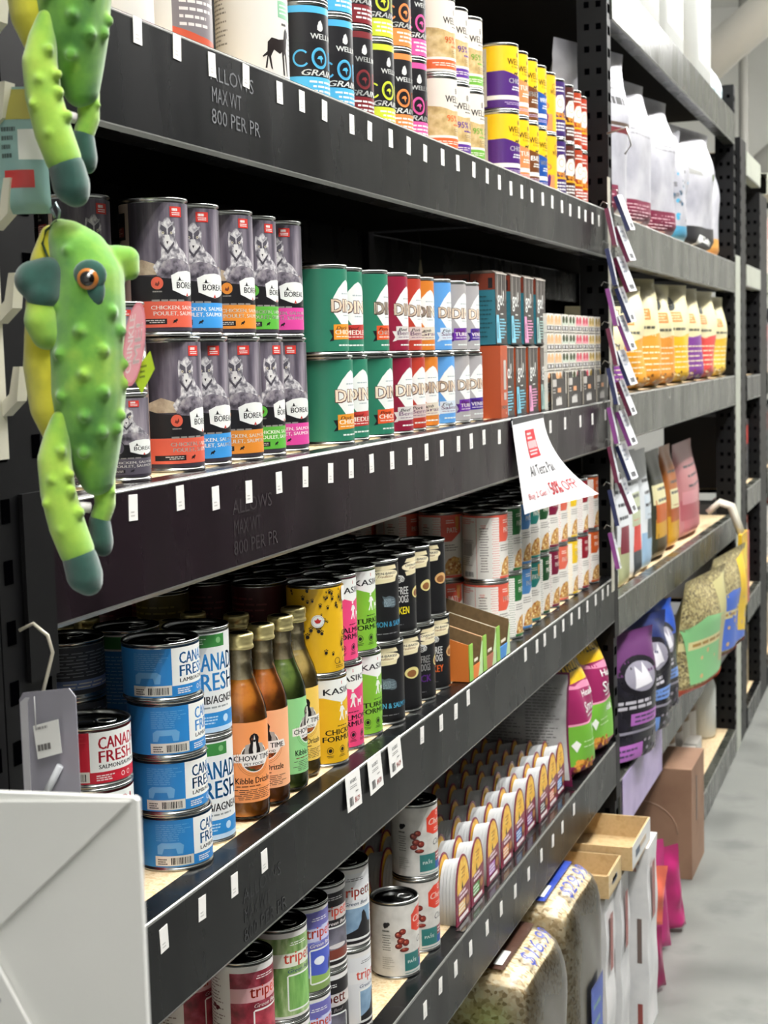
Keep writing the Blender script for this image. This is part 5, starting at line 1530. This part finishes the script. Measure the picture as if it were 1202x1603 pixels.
Bt = MB(); Bt.lathe([(0, 0), (.05, 0), (.058, .01), (.058, .2), (.045, .24), (.022, .27), (.022, .29)], M('#dfe2dc', .4), 24, (0, 0)); Bt.lathe([(0, .32), (.026, .32), (.026, .285)], M('#3c8a5c'), 20)
bt_ = ob('jug_bottle', Bt, None, (-.12, 5.86, ZB[5] + .0002))
tag(bt_, 'white bottle with green cap at the far end of the bottom shelf', 'bottle')
for i, y in enumerate((4.84, 4.98, 5.12)):
    B = MB(); B.box((-.075, y, ZB[5] + .0002), (-.03, y + .12, ZB[5] + .16), MN('pale carton', ['#cfcbc2', '#dedad2'], 9))
    tag(ob('pale_box', B), 'narrow pale box on the bottom shelf edge, %s from the brown carton' % ordw(i), 'box', 'narrow pale boxes on the bottom shelf')

# ---------------------------------------------------------------- rack beyond
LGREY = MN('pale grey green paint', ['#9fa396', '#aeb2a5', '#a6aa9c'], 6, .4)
rack3 = tag(empty('shelving_rack', (0, 0, 0)), 'pale grey farthest rack beyond the black one at right edge', 'shelf rack', 'steel shelving racks')
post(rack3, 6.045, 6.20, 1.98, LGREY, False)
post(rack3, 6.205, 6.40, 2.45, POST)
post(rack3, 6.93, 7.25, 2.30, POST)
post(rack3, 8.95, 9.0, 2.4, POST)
for k, (zk, hk, m) in enumerate(((2.42, .10, LGREY), (1.96, .09, LGREY), (1.50, .10, BEAM), (1.03, .10, BEAM_SHEEN), (.56, .10, BEAM_SHEEN), (.10, .09, BEAM))):
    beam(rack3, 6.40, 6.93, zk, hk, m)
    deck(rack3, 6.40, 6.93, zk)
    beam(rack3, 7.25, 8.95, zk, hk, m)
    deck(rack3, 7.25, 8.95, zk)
rr_ = random.Random(5)
for k, (zk, cs) in enumerate(((1.96, ['#c9ccc4', '#b8bcb2', '#d98a3a', '#d8d4d0']), (1.50, ['#5c5458', '#b9b0b4', '#3a3638', '#cfc4c8']), (1.03, ['#3a3a3c', '#4c4c4e', '#343436']), (.56, ['#d9d9d6', '#c45a4c', '#c9c9c4', '#d8d4cc']), (.10, ['#b8a88c', '#a89878']))):
    y = 6.42
    j = 0
    while y < 8.66:
        w_ = rr_.uniform(.16, .26)
        if y < 6.93 and y + w_ > 6.92: y = 7.27
        h_ = rr_.uniform(.24, .33)
        c = cs[j % len(cs)]
        t = empty('product_box', (-.05, y, zk + .0002))
        B = MB(); B.box((-.3, 0, 0), (0, w_, h_), M(c)); ob('carton', B, t)
        a = AB(w_, h_).rect(.1, .6, .9, .9, rr_.choice(['#c8453c', '#e6e2da', '#3a3a40'])).lines(.15, .2, .85, .5, 4, '#8a8680', .4)
        ob('print', flat(a, 'print', (.0005, 0, 0), (0, w_, 0), (0, 0, h_), (1, 0, 0)), t)
        tag(t, 'product box on the farthest rack, %s from the pale post on the %s shelf' % (ordw(min(j, 10)), ['upper', 'eye-level', 'middle', 'lower', 'bottom'][k]), 'box', 'product boxes on the farthest rack')
        y += w_ + .03
        j += 1
        if j > 10: break

# ---------------------------------------------------------------- booklets on the hook strip at the middle post
st_ = MB(); st_.box((.006, 3.50, 1.05), (.0075, 3.53, 2.02), M('#b9b6a8', .4)); st_.tube([(.004, 3.515, 2.12), (.05, 3.515, 2.13), (.06, 3.515, 2.09), (.045, 3.515, 2.07)], .0025, M('#c9c9c6', .3, .8), 6)
tag(ob('clip_strip', st_), 'narrow hanging clip strip on the middle post', 'clip strip', 'hanging clip strips')
def pk_parts(c):
    B = MB(); B.box((-.006, -.019, -.085), (.004, .019, 0), M(c))
    B.box((.004, -.020, -.086), (.0052, .020, .0), M('#dcdfe4', .4))
    f = AB(.04, .085).rect(0, 0, 1, 1, '#e4e6ea').lines(.15, .5, .85, .9, 3, '#9aa3b4', .4).code(.2, .06, .8, .2)
    C = MB(); C.tube([(0, 0, 0), (.004, 0, .012), (-.006, 0, .02), (-.014, 0, .012)], .0012, TIN, 5)
    return [('packet_body', B.mesh('packet_body')), ('front_print', flat(f, 'front_print', (.0054, -.020, -.086), (0, .04, 0), (0, 0, .086), (1, 0, 0))), ('hook', C.mesh('hook'))]
PK = [Proto('treat_card', pk_parts(c)) for c in ('#20264e', '#5c1c38', '#7c3a7c')]
for i, zc in enumerate((1.975, 1.905, 1.835, 1.765, 1.70, 1.62, 1.55, 1.48, 1.40, 1.32)):
    PK[[0, 1, 1, 0, 2, 0, 1, 2, 0, 1][i]].put((.030, 3.50, zc), 0, 'white packet on the hanging strip, aisle side, %s from top' % ordw(i), 'packet', 'packets on the hook strip', rot=(math.radians(5), math.radians(-20), math.radians(-6 - 4 * (i % 3))))
for i, zc in enumerate((1.94, 1.85, 1.76, 1.67, 1.58, 1.49, 1.40, 1.30, 1.20)):
    PK[[1, 0, 2][i % 3]].put((.018, 3.44, zc), 0, 'white packet on the hanging strip, camera side, %s from top' % ordw(i), 'packet', 'packets on the hook strip', rot=(math.radians(-4), math.radians(-12), math.radians(8)))

# ---------------------------------------------------------------- green plush toys at the left
OX, OY, OZ, KPX = 0.0865, 1.02, 1.6, .000495
def L(x, y, c=0.0):
    """photo-measured offsets of the toy turned into metres right, towards the camera and up"""
    return Vector(((x - 120 - .045 * (y - 600)) * KPX, -c * KPX, (600 - y) * KPX))
def blob(lst, m, voxel=.0022, smooth=6, name='plush'):
    bm = bmesh.new()
    for chain in lst:
        pts = []
        for i in range(len(chain) - 1):
            a, b = chain[i], chain[i + 1]
            n = max(1, int(math.dist(a[:2], b[:2]) / 8))
            for k in range(n): pts.append([a[j] + (b[j] - a[j]) * k / n for j in range(4)])
        pts.append(chain[-1])
        for (x, y, r, c) in pts:
            mt = Matrix.Translation(L(x, y, c)) @ Matrix.Diagonal((r * KPX,) * 3 + (1,))
            bmesh.ops.create_uvsphere(bm, u_segments=20, v_segments=12, radius=1, matrix=mt)
    me = bpy.data.meshes.new(name)
    bm.to_mesh(me); bm.free()
    o = bpy.data.objects.new(name, me); COL.objects.link(o)
    r = o.modifiers.new('r', 'REMESH'); r.mode = 'VOXEL'; r.voxel_size = voxel; r.use_smooth_shade = True
    s = o.modifiers.new('s', 'SMOOTH'); s.iterations = smooth; s.factor = .5
    bpy.context.view_layer.update()
    out = bpy.data.meshes.new_from_object(o.evaluated_get(bpy.context.evaluated_depsgraph_get()))
    out.name = name
    bpy.data.objects.remove(o); bpy.data.meshes.remove(me)
    out.materials.clear(); out.materials.append(m)
    for p in out.polygons: p.use_smooth = True
    return out
def plush(name, cols, scale=28):
    m = MN(name, cols, scale, .95, detail=8, bump=.35, pos=[.32, .5, .66])
    b = m.node_tree.nodes['Principled BSDF']
    b.inputs['Sheen Weight'].default_value = .5
    b.inputs['Sheen Roughness'].default_value = .6
    b.inputs['Specular IOR Level'].default_value = .1
    return m
GR = plush('green plush', ['#427f2a', '#639e30', '#8cb83a'])
GL = plush('lime plush', ['#70a434', '#93bd3c', '#b0cf4a'])
YE = plush('yellow plush', ['#b5b41e', '#cfca26', '#ddd83c'])
TE = plush('teal plush', ['#0e3a30', '#164a3f', '#265c50'])
body = [[(98, 350, 17, 4), (112, 368, 32, 6), (130, 396, 48, 6), (142, 428, 56, 6), (142, 470, 58, 6), (140, 540, 61, 6), (141, 600, 60, 6), (143, 650, 54, 4), (148, 700, 41, 0), (154, 738, 28, 0)],
        [(182, 398, 24, -14), (198, 396, 20, -18), (203, 415, 15, -18)]]
bumps = []
tor = [(112, 368, 32), (130, 396, 48), (142, 428, 56), (142, 470, 58), (140, 540, 61), (141, 600, 60), (143, 650, 54), (148, 700, 41)]
def surf(x, y):
    k = min(range(len(tor)), key=lambda i: abs(tor[i][1] - y))
    j = k + 1 if y > tor[k][1] and k < len(tor) - 1 else max(0, k - 1)
    t = 0 if tor[j][1] == tor[k][1] else (y - tor[k][1]) / (tor[j][1] - tor[k][1])
    cx, r = tor[k][0] + (tor[j][0] - tor[k][0]) * t, tor[k][2] + (tor[j][2] - tor[k][2]) * t
    return 6 + math.sqrt(max(0, r * r - (x - cx) ** 2))
for (x, y) in ((140, 508), (107, 542), (174, 538), (146, 574), (109, 607), (175, 602), (146, 639), (109, 667), (171, 664), (142, 695), (119, 386), (98, 468), (196, 510), (200, 560), (200, 590), (195, 640), (186, 480), (190, 660), (172, 392), (140, 372)):
    bumps.append([(x, y, 9.5, surf(x, y) - 1.5)])
body_m = blob(body + bumps, GR, .002, 3, 'body')
head_m = None
leg1 = blob([[(104, 640, 12, 44), (100, 672, 22, 40), (96, 706, 27, 42), (102, 756, 28, 44), (116, 808, 29, 44), (130, 846, 28, 42)], [(112, 690, 8, 64)], [(124, 726, 8, 62)], [(126, 752, 9, 62)], [(88, 770, 8, 66)], [(138, 786, 9, 58)], [(98, 734, 8, 68)], [(112, 812, 8, 68)]], GL, .002, 3, 'leg')
leg2 = blob([[(156, 700, 22, -8), (163, 742, 19, -10), (165, 780, 17, -10), (158, 800, 17, -10)], [(160, 728, 8, 8)], [(178, 760, 6, 0)]], GL, .002, 3, 'leg')
foot1 = blob([[(136, 862, 28, 42), (142, 886, 29, 40), (148, 898, 22, 38)]], TE, .0022, 5, 'foot')
foot2 = blob([[(156, 808, 18, -10), (160, 840, 19, -10), (162, 850, 15, -10)]], TE, .0022, 5, 'foot')
arm = blob([[(78, 455, 24, 34), (76, 490, 28, 36), (84, 510, 26, 34), (96, 518, 20, 30)]], GL, .0022, 4, 'arm')
hand = blob([[(64, 428, 30, 36), (86, 420, 27, 36), (80, 448, 30, 38)]], TE, .0022, 5, 'hand')
belly = blob([[(80, 356, 15, -6), (82, 400, 34, -10), (86, 470, 46, -12), (88, 560, 52, -12), (92, 620, 47, -12), (102, 668, 34, -12)]], YE, .0022, 5, 'belly')
def eye_mesh():
    B = MB()
    def ell(x, y, rx, ry, c, rc, m, n=18):
        vs, fs = [], []
        o = L(x, y, c)
        for j in range(n // 2 + 1):
            for i in range(n):
                t, q = PI * j / (n // 2), 2 * PI * i / n
                vs.append(o + Vector((math.sin(t) * math.cos(q) * rx * KPX, math.cos(t) * rc * KPX, math.sin(t) * math.sin(q) * ry * KPX)))
        for j in range(n // 2):
            for i in range(n): fs.append((j * n + i, j * n + (i + 1) % n, (j + 1) * n + (i + 1) % n, (j + 1) * n + i))
        B.add(vs, fs, m, True)
    return B, ell
Pt, ell = eye_mesh()
ell(154, 424, 26, 24, 57, 8, TE); ell(158, 446, 19, 29, 54, 8, TE)
patch_m = Pt.mesh('eye_patch')
Pe, ell = eye_mesh()
ell(152, 430, 17, 17, 62, 8, M('#b8702c', .15, 0, .8)); ell(152, 430, 11.5, 11.5, 67, 6, M('#120d0c', .08, 0, 1.0)); ell(155, 426, 2.6, 2.6, 72.5, 1.5, M('#f4f4f4', .2))  # small white spot is a glint painted on the pupil
eye_m = Pe.mesh('eye')
mo = MB(); mo.tube([L(96, 338, 14), L(78, 352, 14), L(74, 372, 20), L(84, 392, 32), L(92, 408, 36)], .0011, M('#1c3a20', .8), 6)
mo_m = mo.mesh('mouth_seam')
wt = MB(); wt.tube([L(120, 784, 20), L(134, 781, 22), L(146, 783, 16)], .0042, M('#e4e0dc', .5), 8)
wt_m = wt.mesh('white_tag')
# oval and diamond swing tags
hg = Art(1 / 30., 1 / 62.)
hg.ell(.5, .5, .5, .5, '#d8808c', 26).ell(.5, .5, .44, .46, '#e29aa4', 26).vtext('CRINKLE', .18, .16, .44, .86, '#f4dfe0').vtext('ME!', .5, .26, .82, .74, '#f6e6e6')
UL = lambda p: L(*p)
o_, u_, v_ = L(193, 598, 20), L(222, 592, 20) - L(193, 598, 20), L(205, 468, 20) - L(193, 598, 20)
tg = flat(hg, 'swing_tag', o_ + u_ * .0, u_ * 1.15, v_, Vector((0, -1, 0)), .0001)
dg_ = Art(1 / 30., 1 / 40.)
dg_.poly([(.5, 0), (1, .55), (.75, 1), (.0, .5)], '#a8c81e').lines(.36, .35, .7, .72, 3, '#5a6e12', .4)
o2, u2, v2 = L(208, 610, 10), L(244, 604, 10) - L(208, 610, 10), L(212, 545, 10) - L(208, 610, 10)
dm = flat(dg_, 'diamond_tag', o2, u2, v2, Vector((0, -1, 0)), .0001)
loop = MB(); loop.tube([L(95, 335, 4), L(98, 322, 8), L(92, 310, 8), L(84, 318, 4), L(90, 332, 2)], .0012, M('#9fb0b4', .2, .5), 6)
fp_ = Proto('plush_frog', [('body', body_m), ('leg', leg1), ('leg', leg2), ('foot', foot1), ('foot', foot2), ('arm', arm), ('hand', hand), ('belly', belly), ('eye_patch', patch_m), ('eye', eye_m), ('mouth_seam', mo_m), ('white_tag', wt_m), ('swing_tag', tg), ('diamond_tag', dm), ('hang_loop', loop.mesh('hang_loop'))])
fp_.put((OX, OY, OZ), YAW, 'green plush frog with amber eye hanging nose up, whole one', 'soft toy', 'green plush frogs hanging at the left')
fp_.put((OX + .004, OY - .004, OZ + .2960), YAW + .12, 'upper green plush frog cut off by the picture top, only legs and back', 'soft toy', 'green plush frogs hanging at the left')
# clip strip behind them, with a toy packet
cs = MB()
cs.box((-.0005, 1.034, 1.545), (.002, 1.052, 2.25), M('#c9c6b6', .4))
for k in range(9):
    zc = 1.58 + k * .075
    cs.prism([(.002, zc), (.016, zc + .012), (.020, zc + .040), (.014, zc + .040), (.009, zc + .018), (.002, zc + .012)], 1, 1.046, 1.060, M('#cfccbc', .4))
tag(ob('clip_strip', cs), 'cream plastic clip strip on the left post behind the frogs', 'clip strip', 'hanging clip strips')
a = AB(.04, .10)
a.rect(0, 0, 1, 1, '#86a9a6').rect(.45, .42, .95, .66, '#e2e2de').lines(.1, .42, .42, .7, 4, '#4a5a58').rect(.15, .2, .75, .34, '#c03c3c').rect(.1, .74, .9, .98, '#a9a24a')
Proto('toy_packet', bag_parts(.042, .10, .014, a, '#9cb8b4', 81, .001, name='packet_body')).put((.0245, 1.06, 1.742), math.radians(-70), 'small pale teal packet with red label clipped beside the frogs', 'packet')
# ring hook and clear pouch with price tag on the left post
hk = MB(); hk.tube([(.001, 1.055, 1.402), (.014, 1.056, 1.408), (.026, 1.058, 1.398), (.030, 1.058, 1.384), (.026, 1.056, 1.368), (.021, 1.054, 1.350)], .0016, M('#d9d2bf', .3, .3), 7)
t = empty('clear_pouch', (0, 0, 0))
ob('hook', hk, t)
B = MB(); B.prism([(.002, 1.345), (.006, 1.351), (.050, 1.357), (.056, 1.35), (.056, 1.12), (.002, 1.12)], 1, 1.048, 1.0492, glassy('pouch plastic', '#a9a6b4', .10, .15)); ob('pouch', B, t)
fz = bpy.data.materials.new('frosted pouch'); fz.use_nodes = True; fb_ = fz.node_tree.nodes['Principled BSDF']; fb_.inputs['Base Color'].default_value = srgb('#a4a2ac'); fb_.inputs['Alpha'].default_value = .72; fb_.inputs['Roughness'].default_value = .25
for o_ in t.children:
    if o_.name.startswith('pouch'): o_.data.materials.clear(); o_.data.materials.append(fz)
B = MB(); B.prism([(.003, 1.343), (.008, 1.347), (.012, 1.347), (.010, 1.343), (.0075, 1.12), (.003, 1.12)], 1, 1.0475, 1.0482, M('#b9b8bc', .3)); ob('pouch_edge', B, t)
B = MB(); B.prism([(.018, 1.325), (.042, 1.332), (.044, 1.304), (.021, 1.297)], 1, 1.042, 1.0428, M('#e6e6e2', .5)); B.tube([(.021, 1.0415, 1.322), (.021, 1.0415, 1.350)], .0005, M('#cccccc'), 5)
merge_into(B, flat(Art().lines(.1, .1, .9, .35, 1, '#6c6a68', .8).lines(.1, .8, .9, .9, 1, '#9a9896', .8), 'ink', (.020, 1.0415, 1.300), (.023, 0, .006), (-.002, 0, .026), (0, -1, 0)))
ob('price_tag', B, t)
B = MB(); B.tube([(.022, 1.045, 1.262), (.040, 1.045, 1.292)], .0032, M('#cfd2d6', .2), 8); ob('toggle', B, t)
tag(t, 'clear grey plastic pouch with white price tag on a hook at the left post', 'pouch')
# white panel of a folded carton in the foreground
t = empty('white_carton', (-.0040, .70, -.0082))
PW = MN('white coated card', ['#dfe0dc', '#e6e6e2', '#ebebe8'], 3, .5)
B = MB(); B.prism([(-.30, 0), (.3125, 0), (.3125, 1.3925), (.3105, 1.3940), (-.30, 1.3690)], 1, 0, .004, PW); ob('panel', B, t)
k = .000346
def PX(x, y): return (.3125 - (222 + .05 * (y - 1228) - x) * .000405, 1.3935 - (y - 1228) * .000362)
B = MB(); B.prism([PX(-400, 1285), PX(214, 1231), PX(14, 1445), PX(-400, 1447)], 1, -.0022, -.0002, PW); ob('upper_flap', B, t)
B = MB(); B.prism([PX(-300, 1400), PX(-8, 1492), PX(80, 1640), PX(200, 1900), PX(-300, 1900)], 1, -.0034, -.0008, PW); ob('lower_flap', B, t)
a = Art().lines(0, 0, 1, 1, 2, '#4a4a4c', .4).lines(0, 1.6, 1.2, 2.4, 1, '#8a8a8c', .4)
q0 = PX(-14, 1603)
ob('print', flat(a, 'print', (q0[0], -.0036, q0[1]), (.012, 0, 0), (0, 0, .006), (0, -1, 0)), t)
tag(t, 'big white cardboard panel with folded flaps in the left foreground', 'carton')

# ---------------------------------------------------------------- the hall
B = MB(); B.box((-.75, -2.5, -.05), (4.2, 14, 0), MN('sealed concrete floor', ['#636562', '#70726f', '#7a7c78', '#666866'], 3.2, .42, detail=9, bump=.05, rrange=(.3, .5)))
tag(ob('floor', B), kind='structure')
WALLM = MN('painted wall', ['#d9d9d4', '#e2e2dd'], 2, .8)
B = MB(); B.box((2.35, -2.5, 0), (2.45, 7.6, 3.2), MN('dark unseen wall', ['#17171a', '#232326', '#1b1b1e'], 3, .6)); tag(ob('wall_unseen_dark', B), kind='structure')  # unseen dark wall, added so the near beams reflect something black
for nm, a, b in (('wall_far', (-6, 13.4, 0), (4.2, 13.5, 4.6)), ('wall_right', (4.1, -2.5, 0), (4.2, 13.5, 4.6)), ('wall_near', (-.75, -2.6, 0), (4.2, -2.5, 4.6))):
    B = MB(); B.box(a, b, WALLM); tag(ob(nm, B), kind='structure')
B = MB(); B.box((-6, -2.6, 4.5), (4.2, 13.5, 4.6), MN('painted ceiling', ['#dcdcd7', '#e4e4df'], 2, .8)); tag(ob('ceiling', B), kind='structure')
def pipe(nm, pts, r, m, lab, cat='duct'):
    B = MB(); B.tube(pts, r, m, 20); tag(ob(nm, B), lab, cat)
DU = M('#d0cfc8', .5)
pipe('ceiling_duct', [(-1.6, 10.2, 2.70), (-.45, 9.4, 3.42), (1.3, 8.2, 4.4)], .12, DU, 'large pale round duct crossing below the ceiling')
pipe('conduit', [(-.60, 11.6, 0), (-.60, 11.6, 4.5)], .035, M('#8e8d88', .5), 'thin grey vertical pipe against the far wall', 'pipe')
pipe('ceiling_brace', [(-.62, 12.4, 3.0), (.6, 12.4, 4.0)], .09, DU, 'smaller pale slanting brace near the far wall', 'brace')
B = MB()
for (lx, ly, lz) in LP: pass
fx = MB(); fx.prism([(-.16, .06), (.16, .06), (.13, .0), (-.13, .0)], 1, -1.0, 1.0, M('#e9e9e4', .5)); fx.box((-.005, -.98, -.02), (.005, .98, .0), M('#dcdcd8'))
for k in (-.55, .55): fx.tube([(0, k, .06), (0, k, 4.5 - 3.96)], .006, M('#777777'), 6)
fm = Proto('ceiling_light', [('housing', fx.mesh('housing'))])
for i, (lx, ly, lz) in enumerate(LP): fm.put((lx, ly, lz + .01), 0, 'twin tube ceiling light over the aisle, %s along' % ordw(i), 'ceiling light', 'ceiling lights over the aisle')
